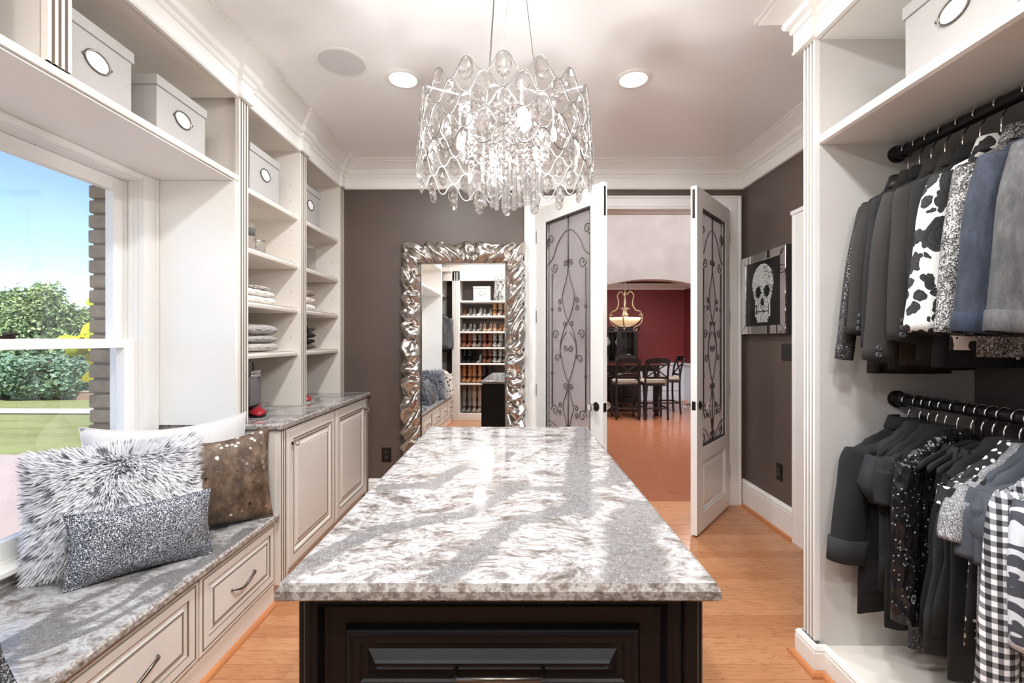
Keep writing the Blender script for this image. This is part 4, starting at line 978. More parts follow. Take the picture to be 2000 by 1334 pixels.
def folded(lab, cat, mats, yc, xf, z, w, d, h, group='folded clothes on the open shelves', seed=0, name='folded_sweater'):
    """one folded garment: a soft slab with a rolled front fold"""
    t = thing(name, lab, cat, (xf-d/2, yc, z), group=group); n = 28; rings = []
    for i in range(n+1):
        v = -1+2*i/n; e = (1-abs(v)**5)**.45 if abs(v) < 1 else 0.0; ring = []
        for k in range(24):
            q = 2*math.pi*k/24; cx, sz = math.cos(q), math.sin(q)
            x = math.copysign(abs(cx)**.45, cx)*d/2*(.9+.1*e); zz = h/2 + math.copysign(abs(sz)**.6, sz)*h/2*max(e, .12)
            nn = .006*noise.noise(Vector((x*14, v*5+seed, zz*20+seed)))
            ring.append((x+nn, v*w/2 + nn, max(0, zz+nn*.7)))
        rings.append(ring)
    MB().loft(rings).build('body', mats, t, local=True, smooth=True)
    MB().tube([(d/2-.002+.004*math.sin(v*9), v*w/2*.86, h*.5+.003*math.sin(v*6)) for v in [-1+.1*k for k in range(21)]], .0035, 6).build('fold_edge', mats, t, local=True, smooth=True)
    return t
w_knit = knit('white_knit', (236, 232, 226)); lg_knit = knit('light_grey_knit', (186, 180, 176), rib=60); g_knit = knit('grey_knit', (172, 166, 162)); g2_knit = knit('heather_knit', (184, 178, 172))
cr_knit = knit('cream_knit', (226, 216, 202)); bl_knit = knit('black_knit', (40, 34, 34), rib=70); bk_flat = knit('black_jersey', (34, 29, 30)); ch_knit = knit('charcoal_tweed', (88, 80, 76), 120, .5)
lace = spark('silver_lace', (186, 178, 170), (236, 232, 228), 120, .5, .5, .2); bsp = spark('black_sequin_knit', (34, 30, 30), (190, 184, 180), 140, .82, .4, .3); lpd = knit('leopard_print', (150, 136, 124), 60, .45)
def stack(yc, xf, z, items):
    for i, (lab, m, w, d, h) in enumerate(items):
        folded(lab, 'sweater', m, yc + .004*(i % 2), xf - .006*(i % 2), z, w, d, h, seed=i*3.1+yc); z += h-.002
stack(2.655, -1.46, 1.571, [('folded white sweater, lower of the two beside the window bay', w_knit, .30, .28, .045), ('folded white sweater, upper of the two beside the window bay', w_knit, .28, .26, .042), ('folded silver lace top lying on the white sweaters', lace, .16, .2, .022)])
stack(2.67, -1.455, 1.291, [('folded pale grey sweater, bottom of the grey stack', g2_knit, .32, .28, .052), ('folded grey sweater, middle of the grey stack', g_knit, .31, .28, .048), ('folded cable-knit grey sweater, top of the grey stack', lg_knit, .30, .27, .066)])
stack(3.225, -1.455, 1.571, [('folded cream sweater, lowest in the bay by the taupe wall', w_knit, .26, .26, .048), ('folded cream sweater, middle of the stack by the taupe wall', cr_knit, .25, .26, .056), ('folded printed sweater on top of the cream sweaters', lpd, .24, .25, .05)])
stack(3.225, -1.455, 1.291, [('folded charcoal tweed sweater, bottom of the black stack', ch_knit, .27, .27, .04), ('folded black ribbed sweater, second from the bottom of the black stack', bl_knit, .25, .26, .044), ('folded plain black sweater, second from the top of the black stack', bk_flat, .27, .27, .046), ('folded black sequin sweater, top of the black stack', bsp, .26, .26, .05)])
# glass jars on the second shelf
for (yc, xc, lab, kind) in ((2.575, -1.50, 'clear fluted glass jar on the second shelf', 0), (2.625, -1.475, 'cut-glass tumbler in front of the fluted jar', 1)):
    t = thing('glass_jar', lab, 'jar', (xc, yc, 1.861), group='glassware on the second shelf')
    b = MB(); n = 32; rings = []
    for r, z in ((.034, 0), (.036, .01), (.036, .06), (.034, .066)) if kind else ((.038, 0), (.04, .01), (.04, .07), (.033, .08), (.033, .15), (.031, .158)):
        rings.append([((r+.002*math.cos(8*q))*math.cos(q), (r+.002*math.cos(8*q))*math.sin(q), z) for q in [2*math.pi*k/n for k in range(n)]])
    b.loft(rings).build('body', m_knobglass, t, local=True, smooth=True)
    if not kind: MB().lathe([(.001, .085), (.028, .085), (.028, .13), (.001, .132)], (0, 0, 0), 20).build('candle', m_tagwhite, t, local=True, smooth=True)
    else: MB().lathe([(.037, .064), (.037, .07), (.033, .07), (.033, .064)], (0, 0, 0), 20).build('rim', m_chrome, t, local=True)
# hat under an acrylic case
ac = thing('acrylic_case', 'clear acrylic case on the second shelf by the taupe wall', 'case', (-1.57, 3.21, 1.861)); q = MB()
q.box(-.12, .12, -.12, .12, .005, .17)
q.build('walls', m_acrylic, ac, local=True); MB().box(-.122, .122, -.122, .122, 0, .004).build('base', m_acrylic, ac, local=True)
ht = thing('grey_hat', 'small grey felt hat inside the acrylic case', 'hat', (-1.55, 3.2, 1.866)); m_felt = knit('grey_felt', (112, 104, 100), 200, .1)
MB().lathe([(.001, 0), (.1, 0), (.104, .004), (.075, .008), (.06, .03), (.052, .08), (.035, .105), (.001, .10)], (0, 0, 0), 24).build('crown', m_felt, ht, local=True, smooth=True); MB().lathe([(.066, .014), (.0665, .03), (.06, .03), (.06, .014)], (0, 0, 0), 24).build('band', m_dark, ht, local=True)
# handbags and red heels on the counter under the shelves
def bag(loc, lab, m, s=1.0, jewel=True):
    t = thing('handbag', lab, 'handbag', loc, .25)
    rings = [[(x*s, y*s, z*s) for x, y in ((-.03*a, -.1*a), (.03*a, -.1*a), (.04*a, 0), (.03*a, .1*a), (-.03*a, .1*a), (-.04*a, 0))] for a, z in ((1, 0), (1.05, .03), (1, .12), (.86, .16), (.7, .165))]
    MB().loft(rings).build('body', m, t, local=True, autos=50)
    c = MB()
    for k in range(9): 
        for r_ in range(2): c.sph((.02*s*0+.028*s, (-.07+k*.0175)*s, (.165+.02*r_)*s), .010*s, 8, 5)
    c.build('jewelled_clasp', m_chrome, t, local=True, smooth=True)
    MB().tube(smooth([(0, -.06*s, .16*s), (0, -.05*s, .24*s), (0, .05*s, .24*s), (0, .06*s, .16*s)], 5), .005*s, 6).build('handle', m_pewter, t, local=True, smooth=True)
bag((-1.52, 2.62, CT+.06), 'grey handbag with a jewelled clasp at the counter end of the shelving', knit('grey_leather', (104, 98, 98), 30, .08), 1.0)
bxr = thing('display_stand', 'small clear stand under the grey jewelled handbag', 'stand', (-1.52, 2.62, CT)); MB().bbox(-1.58, -1.46, 2.53, 2.71, CT+.001, CT+.058, .004).build('block', m_acrylic, bxr)
# ---------------------------------------------------------------- shoes
def shoe_mesh(kind):
    """returns list of (part name, MB, slot): toe along +x, heel at -x"""
    P = []
    L = .24
    def fw(u): return .018+.026*math.sin(math.pi*min(1, max(0, u))**.75) if u < 1 else .012
    hh = {'pump': .085, 'boot': .06, 'tall': .05, 'ankle': .075}[kind]
    sole = MB(); rings = []
    for i in range(13):
        u = i/12; x = -L/2+L*u; z = hh*(1-u/.55)**1.5*1.0 if u < .55 else 0; w = .026+.018*math.sin(math.pi*min(1, u*1.02))*(1 if u > .5 else .5) + (.006 if u > .55 and u < .9 else 0); w *= (.45 if i == 12 else 1)
        rings.append([(x, -w, z), (x, w, z), (x, w, z+.007), (x, -w, z+.007)])
    P.append(('sole', sole.loft(rings), 1))
    up = MB(); rings = []
    for i in range(15):
        u = i/14; x = -L/2+.004+(L-.008)*u; z = (hh*(1-u/.55)**1.5 if u < .55 else 0)+.007
        w = .026+.018*math.sin(math.pi*min(1, u*1.02))*(1 if u > .5 else .5)+(.006 if .55 < u < .9 else 0); w *= (.5 if i == 14 else 1)
        top = {'pump': (.055*(1-u/.2) if u < .2 else .0)+.022+.022*max(0, (u-.55)/.2 if u < .75 else (1-u)/.25), 'ankle': .06, 'boot': .06, 'tall': .06}[kind]
        if kind != 'pump': top = .075 if u < .45 else .075-(u-.45)*.085
        rings.append([(x, w*math.cos(q)*(1 if math.sin(q) < .3 else .85), z+max(0, top*(.5+.5*math.sin(q)))) for q in [-math.pi/2+2*math.pi*k/12 for k in range(12)]])
    P.append(('upper', up.loft(rings), 0))
    he = MB(); r = .008 if kind == 'pump' else .02
    he.tube([(-L/2+.03, 0, 0), (-L/2+.028, 0, hh*.5), (-L/2+.03, 0, hh+.004)], [r, r*1.1, .022], 10); P.append(('heel', he, 1))
    if kind != 'pump':
        hs = {'ankle': .16, 'boot': .22, 'tall': .42}[kind]; sh = MB(); rings = []
        for k in range(9):
            z = hh+.04+(hs-.0)*k/8; a = .05+.006*math.sin(k*1.7)+(.012*k/8 if kind == 'tall' else 0)
            rings.append([(-L/2+.055+a*math.cos(q)*1.0, a*.8*math.sin(q), z+.008*math.cos(q)*(k == 8)) for q in [2*math.pi*j/14 for j in range(14)]])
        P.append(('shaft', sh.loft(rings), 0))
    return P
shoe_cache = {}
def shoe(kind, m0, m1, x, y, z, lab, group, rz, s=1.0, nm=None):
    t = thing({'pump': 'high_heel', 'ankle': 'ankle_boot', 'boot': 'boot', 'tall': 'tall_boot'}[kind] if nm is None else nm, lab, 'shoe' if kind == 'pump' else 'boot', (x, y, z), rz, group); t.scale = (s, s, s)
    for part, mb, sl in shoe_mesh(kind): 
        mb.build(part, m1 if sl else m0, t, local=True, smooth=part in ('upper', 'shaft'), autos=None)
tan = knit('tan_leather', (176, 120, 78), 30, .12, rough=.4); brn = knit('brown_leather', (122, 74, 50), 30, .15, rough=.4); rus = knit('rust_suede', (140, 84, 64), 30, .12); tau = knit('taupe_suede', (160, 142, 126), 60, .1); nud = knit('nude_leather', (214, 176, 146), 30, .05, rough=.35)
blk = knit('black_leather', (30, 28, 28), 30, .1, rough=.3); slv = spark('silver_shoe', (206, 204, 202), (245, 245, 245), 200, .4, .2, .8); snk = spark('snakeskin', (96, 90, 84), (214, 208, 200), 110, .4, .5, 0); gry = knit('grey_suede', (120, 112, 106), 50, .12); cmo = spark('camouflage_boot', (84, 82, 74), (214, 210, 196), 60, .45, .6, 0)
red = knit('red_satin', (150, 26, 40), 60, .08, rough=.35); ste = M('shoe_heel_tan', (120, 92, 70), .5); wht = knit('white_leather', (232, 226, 220), 30, .04, rough=.35)
shoe('pump', red, blk, -1.475, 2.60, CT+.001, 'red high heel standing on the counter below the grey sweaters', None, -.9)
shoe('pump', red, slv, -1.50, 3.20, CT+.001, 'red and silver high heel on the counter below the black sweaters', None, -.7)
bag((-1.6, 3.22, CT+.001), 'small silver evening bag behind the red and silver heel', spark('silver_beads', (176, 172, 170), (240, 240, 240), 90, .5, .3, .5), .8)
rows = [(SZ[1], [('pump', brn, 'brown'), ('pump', slv, 'silver'), ('pump', slv, 'silver'), ('pump', wht, 'white'), ('pump', slv, 'silver'), ('pump', snk, 'spotted'), ('ankle', tan, 'tan'), ('ankle', tau, 'taupe'), ('ankle', brn, 'brown')], 'the upper heel shelf'),
        (SZ[2], [('pump', slv, 'silver'), ('pump', slv, 'silver'), ('pump', slv, 'silver'), ('pump', slv, 'silver'), ('pump', nud, 'nude'), ('pump', nud, 'nude'), ('pump', nud, 'nude'), ('pump', tan, 'tan'), ('pump', nud, 'nude')], 'the second heel shelf'),
        (SZ[3], [('ankle', rus, 'rust'), ('ankle', rus, 'rust'), ('ankle', tau, 'taupe'), ('ankle', gry, 'grey'), ('ankle', rus, 'rust'), ('ankle', rus, 'rust'), ('ankle', snk, 'snakeskin'), ('ankle', snk, 'snakeskin')], 'the upper ankle-boot shelf'),
        (SZ[4], [('ankle', blk, 'black'), ('ankle', blk, 'black'), ('pump', blk, 'black'), ('pump', slv, 'silver'), ('ankle', brn, 'brown'), ('ankle', brn, 'brown'), ('ankle', snk, 'snakeskin'), ('ankle', snk, 'snakeskin'), ('ankle', gry, 'grey')], 'the lower ankle-boot shelf'),
        (SZ[5], [('boot', tan, 'tan'), ('boot', tan, 'tan'), ('boot', tan, 'tan'), ('boot', tan, 'tan'), ('boot', blk, 'black'), ('boot', blk, 'black')], 'the cowboy-boot shelf'),
        (SZ[6], [('tall', gry, 'grey'), ('tall', gry, 'grey'), ('tall', tau, 'taupe'), ('tall', tau, 'taupe'), ('tall', tau, 'taupe'), ('tall', tau, 'taupe')], 'the tall-boot shelf at the floor')]
KN = {'pump': 'high heel', 'ankle': 'ankle boot', 'boot': 'cowboy boot', 'tall': 'tall boot'}
for z, its, where in rows:
    n = len(its); k0 = {}
    for k, (kd, m, cn) in enumerate(its):
        cnt = [i for i, q in enumerate(its) if q[0] == kd and q[2] == cn]
        lab = f'{cn} {KN[kd]} on {where} in the mirror'
        if len(cnt) > 1:
            o_ = ['first', 'second', 'third', 'fourth', 'fifth'][cnt.index(k)]; lab = f'{o_} {cn} {KN[kd]} from the post on {where}'
        shoe(kd, m, blk if cn in ('black', 'grey') else ste, SX0+.06+k*.092, YS-.17, z+.001, lab, 'shoes on the mirrored shoe wall', R(90)+(.12 if k % 2 else -.08), 1.0 if kd != 'tall' else .92)
# ================================================================ pillows on the bench
def pillow(name, lab, w, h, t, mat, a, b, lean, zb=.482, puff=.55, seam=True, n=26, crease=0):
    """cushion whose bottom edge runs from plan point a to b; leans back by lean; front faces the room"""
    A, B = Vector((a[0], a[1], 0)), Vector((b[0], b[1], 0)); mid = (A+B)/2; ang = math.atan2(B.y-A.y, B.x-A.x)
    o = thing(name, lab, 'pillow', (mid.x, mid.y, zb)); o.rotation_euler = (-lean, 0, ang)
    vs = []; fs = []
    def P(u, v, side):
        e = ((1-abs(u)**2.6)*(1-abs(v)**2.6))**puff if abs(u) < 1 and abs(v) < 1 else 0
        px_ = u*w/2*(1-.07*(1-v*v)*abs(u)**3) ; pz = h/2+v*h/2*(1-.09*(1-u*u)*abs(v)**3)
        d = e*t/2*(1+.16*noise.noise(Vector((u*2.2+w*9, v*2.2, side))))
        if crease: pz -= crease*max(0, v)**2*(1-u*u)
        return (px_, side*d*-1, pz)
    f = MB()
    for side in (1, -1):
        f.add([P(-1+2*i/n, -1+2*j/n, side) for j in range(n+1) for i in range(n+1)], [(j*(n+1)+i, j*(n+1)+i+1, (j+1)*(n+1)+i+1, (j+1)*(n+1)+i) for j in range(n) for i in range(n)])
    body = f.build('cover', mat, o, local=True, smooth=True)
    if seam:
        pts = [P(-1+2*i/n, -1, 1) for i in range(n)] + [P(1, -1+2*i/n, 1) for i in range(n)] + [P(1-2*i/n, 1, 1) for i in range(n)] + [P(-1, 1-2*i/n, 1) for i in range(n)]
        MB().tube(pts, .0035, 6, closed=True).build('piping', mat, o, local=True, smooth=True)
    return o, P
m_wlin = knit('white_linen', (202, 199, 198), 300, .1); m_glit = spark('silver_bead_fabric', (86, 88, 94), (206, 209, 215), 480, .68, .35, .5)
m_dglit = spark('dark_bead_fabric', (50, 50, 54), (200, 200, 206), 260, .72, .35, .5)
def hide():
    n = NT('brindle_hide'); p = n.pos((1, 1, 1), True)
    a = n.noise(n.pos((1.6, 1, 1.0), True), 9, 8, .75); c = n.ramp(a.outputs[0], [(.32, lin((44, 34, 28))), (.48, lin((88, 68, 52))), (.6, lin((122, 100, 80))), (.75, lin((160, 142, 124)))])
    v = n.vor(p, 40); s = n.n('SeparateColor'); n.l(v.outputs['Color'], s.inputs[0])
    sp_ = n.math('MULTIPLY', n.math('LESS_THAN', n.math('ADD', v.outputs['Distance'], n.math('MULTIPLY', n.noise(p, 90).outputs[0], .2)), .42), n.math('GREATER_THAN', s.outputs[0], .35))
    g = n.n('SeparateXYZ'); n.l(p, g.inputs[0]); upm = n.ramp(n.math('ADD', g.outputs[2], n.math('MULTIPLY', n.noise(p, 5).outputs[0], .25)), [(.22, (.3, .3, .3)), (.40, (1, 1, 1))])
    sp_ = n.math('MULTIPLY', sp_, n.math('GREATER_THAN', n.math('MULTIPLY', upm, s.outputs[1]), .22))
    n.l(n.mix(sp_, c, lin((226, 218, 210))), n.b.inputs['Base Color']); n.l(sp_, n.b.inputs['Metallic']); n.l(n.ramp(sp_, [(0, (.6, .6, .6)), (1, (.2, .2, .2))]), n.b.inputs['Roughness'])
    n.bump(n.noise(n.pos((1, 1, .15), True), 220, 3).outputs[0], .5, .003); return n.mat
pillow('linen_pillow', 'large off-white woven pillow in the bench corner behind the others', .62, .52, .16, m_wlin, (-1.73, 1.86), (-1.33, 2.235), .20, crease=.025)
pillow('hide_pillow', 'brown brindle hide pillow with silver flecks against the cabinet end', .47, .445, .15, hide(), (-1.525, 1.97), (-1.225, 2.255), .16, crease=.03)
pillow('beaded_lumbar_pillow', 'long silver beaded lumbar pillow in front of the fur pillow', .44, .255, .10, m_glit, (-1.545, 1.60), (-1.265, 1.86), .22)
pillow('beaded_pillow', 'dark silver beaded pillow at the near end of the bench', .40, .36, .14, m_dglit, (-1.27, .76), (-1.262, 1.15), .32)
def fur(o, P, w, h, L, count, mats, seed, dark):
    rnd = random.Random(seed); f = MB()
    for i in range(count):
        u, v = rnd.uniform(-1, 1), rnd.uniform(-1, 1); side = 1 if rnd.random() < .78 else -1
        p = Vector(P(u*.995, v*.995, side)); q1 = Vector(P(min(.999, u+.02), v, side)); q2 = Vector(P(u, min(.999, v+.02), side))
        nrm = (q1-p).cross(q2-p); nrm = nrm.normalized()*(1 if side > 0 else -1) if nrm.length > 1e-9 else Vector((0, -side, 0))
        if nrm.y*side > 0: nrm = -nrm
        edge = max(abs(u), abs(v)); flow = Vector((u*.8+.5*noise.noise(Vector((u*1.6, v*1.6, seed))), 0, v*.5-.55+.6*noise.noise(Vector((u*1.6, v*1.6, seed+5)))))
        if edge > .85: flow += Vector((u*1.5, 0, v*1.5))
        ll = L*rnd.uniform(.6, 1.15); d = (nrm*.55+flow*.75+Vector((rnd.uniform(-.25, .25), 0, rnd.uniform(-.25, .25)))).normalized()
        wv = d.cross(nrm); wv = wv.normalized()*rnd.uniform(.0022, .0048) if wv.length > 1e-6 else Vector((.004, 0, 0))
        m1 = p+d*ll*.55+nrm*ll*.10; tip = p+d*ll+flow.normalized()*ll*.14-nrm*ll*.05
        f.cm = 1 if noise.noise(Vector((u*7+v*3, v*13-u*4, seed*2.)))*.8 + rnd.uniform(-.3, .3) > dark else 0
        f.add([p-wv, p+wv, m1+wv*.9, m1-wv*.9, tip], [(0, 1, 2, 3), (3, 2, 4)])
    f.build('fur', mats, o, local=True, smooth=True, kind='stuff')
m_furw = M('white_fur', (222, 221, 224), .8); m_furd = M('grey_fur', (112, 110, 116), .8); m_furg = M('mid_grey_fur', (150, 152, 160), .8); m_furg2 = M('dark_grey_fur', (96, 98, 106), .8)
o, P = pillow('fur_pillow', 'shaggy white and grey fur pillow leaning by the window', .48, .435, .16, m_furw, (-1.735, 1.66), (-1.40, 1.96), .22, seam=False); fur(o, P, .48, .45, .055, 30000, [m_furw, m_furd], 3, .27)
o, P = pillow('grey_fur_pillow', 'long-haired grey fur pillow seen in the mirror on the bench', .44, .42, .16, m_furg2, (-1.46, .64), (-1.24, .36), -.2, seam=False); fur(o, P, .44, .42, .08, 6000, [m_furg, m_furg2], 8, .1)
# ================================================================ hanging clothes
def hanger(rz, y, ztop, lab, w=.40, tilt=0):
    t = thing('clothes_hanger', lab, 'hanger', (RX, y, rz)); t.rotation_euler = (0, 0, tilt)
    hk = MB(); r = .0255; pts = [(r*math.cos(a), 0, r*math.sin(a)) for a in [R(200-k*15) for k in range(17)]]
    pts += [(.006, 0, -.036), (0, 0, -.05), (0, 0, ztop-rz+.02)]
    hk.tube(pts, .0028, 6).build('hook', m_chrome, t, local=True, smooth=True)
    zb = ztop-rz; b = MB(); rings = []
    for k in range(17):
        u = -1+k/8; z = zb+.006-.078*abs(u)**1.5; rings.append([(u*w/2, .006*math.cos(q), z+.014*math.sin(q)) for q in [2*math.pi*j/8 for j in range(8)]])
    b.loft(rings).build('shoulder_bar', m_velvet, t, local=True, smooth=True)
    MB().tube([(-w/2*.9, 0, zb-.055), (w/2*.9, 0, zb-.055)], .005, 6).build('trouser_bar', m_velvet, t, local=True)
def garment(name, lab, cat, m, y, ztop, w=.42, L=.70, th=.034, sleeve=None, neck=.07, hem=1.0, waist=.9, rot=0, group=None, strap=False, extras=None, amp=.10, seed=0, hemcut=0, x=RX):
    t = thing(name, lab, cat, (x, y, ztop), rot, group); rnd = random.Random(seed*7+int(y*1000)); ph = rnd.uniform(0, 6); n = 36; rings = []
    if strap: lv = [(.17, w*.30, .010), (.19, w*.32, .018), (.24, w*.37, .028), (.32, w*.40, th), (.6*L, w*.5*waist*.86, th), (.82*L, w*.46*hem, th*1.15), (L, w*.48*hem, th*1.25)]
    else: lv = [(-.035, neck*.72, .022), (-.012, neck*.9, .03), (.006, neck*1.3, .024), (.022, w*.30, .026), (.045, w*.43, .028), (.075, w*.495, .03), (.14, w*.475, th), (.3, w*.46, th*1.05), (.55*L, w*.46*waist+.01, th), (.8*L, w*.46*hem, th*1.1), (L, w*.47*hem, th*1.2)]
    for i, (d, a, b) in enumerate(lv):
        k_ = max(0, (d/L-.15)); ring = []
        for j in range(n):
            q = 2*math.pi*j/n; c, s = math.cos(q), math.sin(q)
            rip = 1+amp*k_*2*math.sin(5*q+ph+d*3)+amp*k_*1.2*math.sin(9*q+ph*2)
            ring.append((math.copysign(abs(c)**.8, c)*a*(1+.02*math.sin(ph+d*9)), s*b*rip + .006*noise.noise(Vector((c*3, d*6, ph))), -d - hemcut*(1-abs(c))*(i == len(lv)-1)))
        rings.append(ring)
    rings.append([(p[0]*.93, p[1]*.7, p[2]+.01) for p in rings[-1]]); rings.append([(p[0]*.9, p[1]*.5, p[2]+.06) for p in rings[-1]])
    body = MB().loft(rings).build('body', m, t, local=True, smooth=True)
    if strap:
        for sg in (-1, 1): MB().tube(smooth([(sg*w*.26, -.018, -.19), (sg*w*.24, -.006, -.05), (sg*w*.2, 0, -.012), (sg*w*.24, .008, -.06), (sg*w*.26, .018, -.19)], 4), .012, 6, flat=.4).build('shoulder_strap', m, t, local=True, smooth=True)
    if sleeve:
        sl = dict(L=.6, r0=.07, r1=.048, out=.07, fwd=-.015, m=m, cuff=None, flat=.62, buttons=0, flare=0); sl.update(sleeve)
        for sg in (-1, 1):
            out = sl['out'] if sg < 0 else .015
            pth = smooth([(sg*(w/2-.045), 0, -.06), (sg*(w/2-.005), sl['fwd']*.2, -.13), (sg*(w/2+out*.45), sl['fwd']*.5, -.06-sl['L']*.45), (sg*(w/2+out), sl['fwd'], -.06-sl['L'])], 6); rr = []
            N = len(pth)
            for i, p in enumerate(pth):
                f = i/(N-1); r = sl['r0']*(1-f)+sl['r1']*f
                if i == 0: r *= .55
                elif i == 1: r *= .8
                wob = 1+.05*math.sin(f*11+ph)
                tiltz = .35*sg*sl['out']
                rr.append([(p[0]+r*math.cos(q)*wob, p[1]+r*sl['flat']*math.sin(q)*(1+.10*math.sin(3*q+ph+f*4)), p[2]+r*math.cos(q)*(-.35*sg if i < 3 else .12*sg)) for q in [2*math.pi*j/20 for j in range(20)]])
            e = rr[-1]; c = Vector((sum(p[0] for p in e)/20, sum(p[1] for p in e)/20, sum(p[2] for p in e)/20))
            rr.append([tuple(c+(Vector(p)-c)*.82+Vector((0, 0, .004))) for p in e]); rr.append([tuple(c+(Vector(p)-c)*.7+Vector((0, 0, .05))) for p in e])
            so = MB().loft(rr).build('sleeve', sl['m'], t, local=True, smooth=True)
            if sl['cuff']:
                cm_, ch_, cg = sl['cuff']; a = rr[-3]; k = []
                up = Vector(pth[-3])-Vector(pth[-1]); up.normalize()
                for f, g in ((-.006, .98), (-.004, cg), (ch_, cg*1.02), (ch_+.003, .98)): k.append([tuple(c+(Vector(p)-c)*g+up*f) for p in a])
                MB().loft(k, False).build('cuff', cm_, so, local=True, smooth=True)
            for b_ in range(sl['buttons'] if sg < 0 else 0):
                f = 1-.05-b_*.035; i = int(f*(N-1)); p = pth[-1]; up = Vector(pth[-4])-Vector(pth[-1]); up.normalize(); q = Vector(p)+up*(.025+b_*.024)
                MB().lathe([(.001, 0), (.0105, 0), (.0105, -.005), (.008, -.007), (.004, -.004), (.001, -.004)], (q.x-sl['r1']*.55, q.y-sl['r1']*sl['flat']*.9, q.z), 12, 'y').build('button', m_button, so, local=True, autos=40)
    if extras: extras(t, m, w, L, th)
    return t
m_button = M('dark_button', (74, 75, 80), .15)
def collar(t, m, w, L, th):
    rings = []
    for k in range(15):
        q = R(-60+300*k/14) ; c, s = math.cos(q+math.pi/2+R(60)), math.sin(q+math.pi/2+R(60))
        rings.append([(c*.062, s*.03, .045), (c*.07, s*.038, .048), (c*.088, s*.046, .0), (c*.08, s*.04, -.005)])
    MB().loft(rings).build('collar', m, t, local=True, smooth=True)
def lapels(t, m, w, L, th):
    collar(t, m, w, L, th)
    for sg in (-1, 1):
        MB().prism([(sg*.06, -.02), (sg*.10, -.12), (sg*.085, -.15), (sg*.01, -.36), (0, -.36)], 'y', -th-.006, -th+.002).build('lapel', m, t, local=True)
def tex(name, fn, rough=.8, metal=0, **kw):
    n = NT(name); n.set(Roughness=rough, Metallic=metal, **kw); c = fn(n)
    if c is not None: n.l(c, n.b.inputs['Base Color'])
    return n.mat
def wool(name, c): 
    n = NT(name); n.set(Roughness=.9); f = n.noise(n.pos((1, 1, 1), True), 700, 2); b = lin(c)
    n.l(n.ramp(f.outputs[0], [(.3, tuple(x*.75 for x in b)), (.7, tuple(x*1.3 for x in b))]), n.b.inputs['Base Color']); n.bump(n.noise(n.pos((1, 1, .4), True), 9, 3).outputs[0], .25, .02); return n.mat
w_char = wool('charcoal_wool', (42, 39, 36)); w_blk = wool('black_wool', (22, 21, 22)); w_blk2 = wool('soft_black_wool', (34, 33, 35)); w_char2 = wool('dark_grey_wool', (47, 43, 40)); w_navy = wool('ink_black_wool', (18, 19, 21))
def croc(n):
    v = n.vor(n.pos((1.0, 1, 1.6), True), 70, 'DISTANCE_TO_EDGE'); n.bump(n.ramp(v.outputs['Distance'], [(0, (0, 0, 0)), (.12, (1, 1, 1))]), .5, .004); return n.ramp(v.outputs['Distance'], [(0, lin((20, 19, 19))), (.1, lin((52, 50, 49)))])
m_croc = tex('croc_leather', croc, .3)
def floral(n):
    p = n.pos((1, 1, .8), True); wv = n.n('VectorMath', operation='MULTIPLY_ADD'); n.l(n.noise(p, 22, 2).outputs['Color'], wv.inputs[0]); wv.inputs[1].default_value = (.03, .03, .03); n.l(p, wv.inputs[2])
    big = n.vor(wv.outputs[0], 7.5); sm = n.vor(wv.outputs[0], 30); s = n.n('SeparateColor'); n.l(sm.outputs['Color'], s.inputs[0])
    b1 = n.math('LESS_THAN', big.outputs['Distance'], .44); l1 = n.math('MULTIPLY', n.math('LESS_THAN', sm.outputs['Distance'], .52), n.math('GREATER_THAN', s.outputs[0], .22))
    m = n.math('MAXIMUM', b1, l1); rg = n.math('FRACT', n.math('MULTIPLY', big.outputs['Distance'], 16)); n.bump(n.math('MULTIPLY', rg, b1), .4, .004)
    return n.mix(m, lin((232, 231, 228)), n.ramp(rg, [(0, lin((24, 23, 23))), (1, lin((52, 50, 50)))]))
m_floral = tex('black_white_floral', floral, .85)
def snake(n):
    p = n.pos((1, 1, 1), True); v = n.vor(n.pos((1, 1, .7), True), 330); s = n.n('SeparateColor'); n.l(v.outputs['Color'], s.inputs[0]); f = n.noise(p, 14, 4)
    n.bump(v.outputs['Distance'], .6, .003); return n.ramp(n.math('ADD', n.math('MULTIPLY', s.outputs[0], .55), n.math('MULTIPLY', f.outputs[0], .5)), [(.25, lin((40, 38, 37))), (.5, lin((92, 89, 86))), (.78, lin((196, 194, 190)))])
m_snake = tex('silver_snake_brocade', snake, .42, .45)
def denim(c):
    def f(n):
        b = lin(c); a = n.noise(n.pos((1, 1, .3), True), 420, 2); w = n.noise(n.pos((1, 1, .28), True), 22, 6, .7); n.bump(a.outputs[0], .4, .002)
        return n.mix(.6, n.ramp(a.outputs[0], [(.35, tuple(x*.75 for x in b)), (.65, tuple(min(1, x*1.25) for x in b))]), n.ramp(w.outputs[0], [(.32, tuple(x*.3 for x in b)), (.5, b), (.68, tuple(min(1, x*2.4) for x in b))]))
    return f
m_denim = tex('blue_denim', denim((52, 57, 68)), .9); m_denim2 = tex('dark_denim', denim((38, 45, 60)), .9); m_gdenim = tex('grey_denim', denim((84, 83, 83)), .9); m_stitch = M('pale_stitch', (190, 190, 192), .8)
def stitch(t, m, w, L, th):
    collar(t, m, w, L, th); b = MB(); rings = []
    for k in range(2): b.tube([(w*.475*math.cos(q), (th*1.2+.002)*math.sin(q), -L+.02+k*.045) for q in [2*math.pi*j/28 for j in range(28)]], .0012, 4, closed=True)
    b.build('hem_stitch', m_stitch, t, local=True)
    for k in range(5): MB().lathe([(.001, 0), (.009, 0), (.009, -.004), (.001, -.005)], (0, -th*1.1-.004, -.12-k*.11), 12, 'y').build('button', m_pewter, t, local=True)
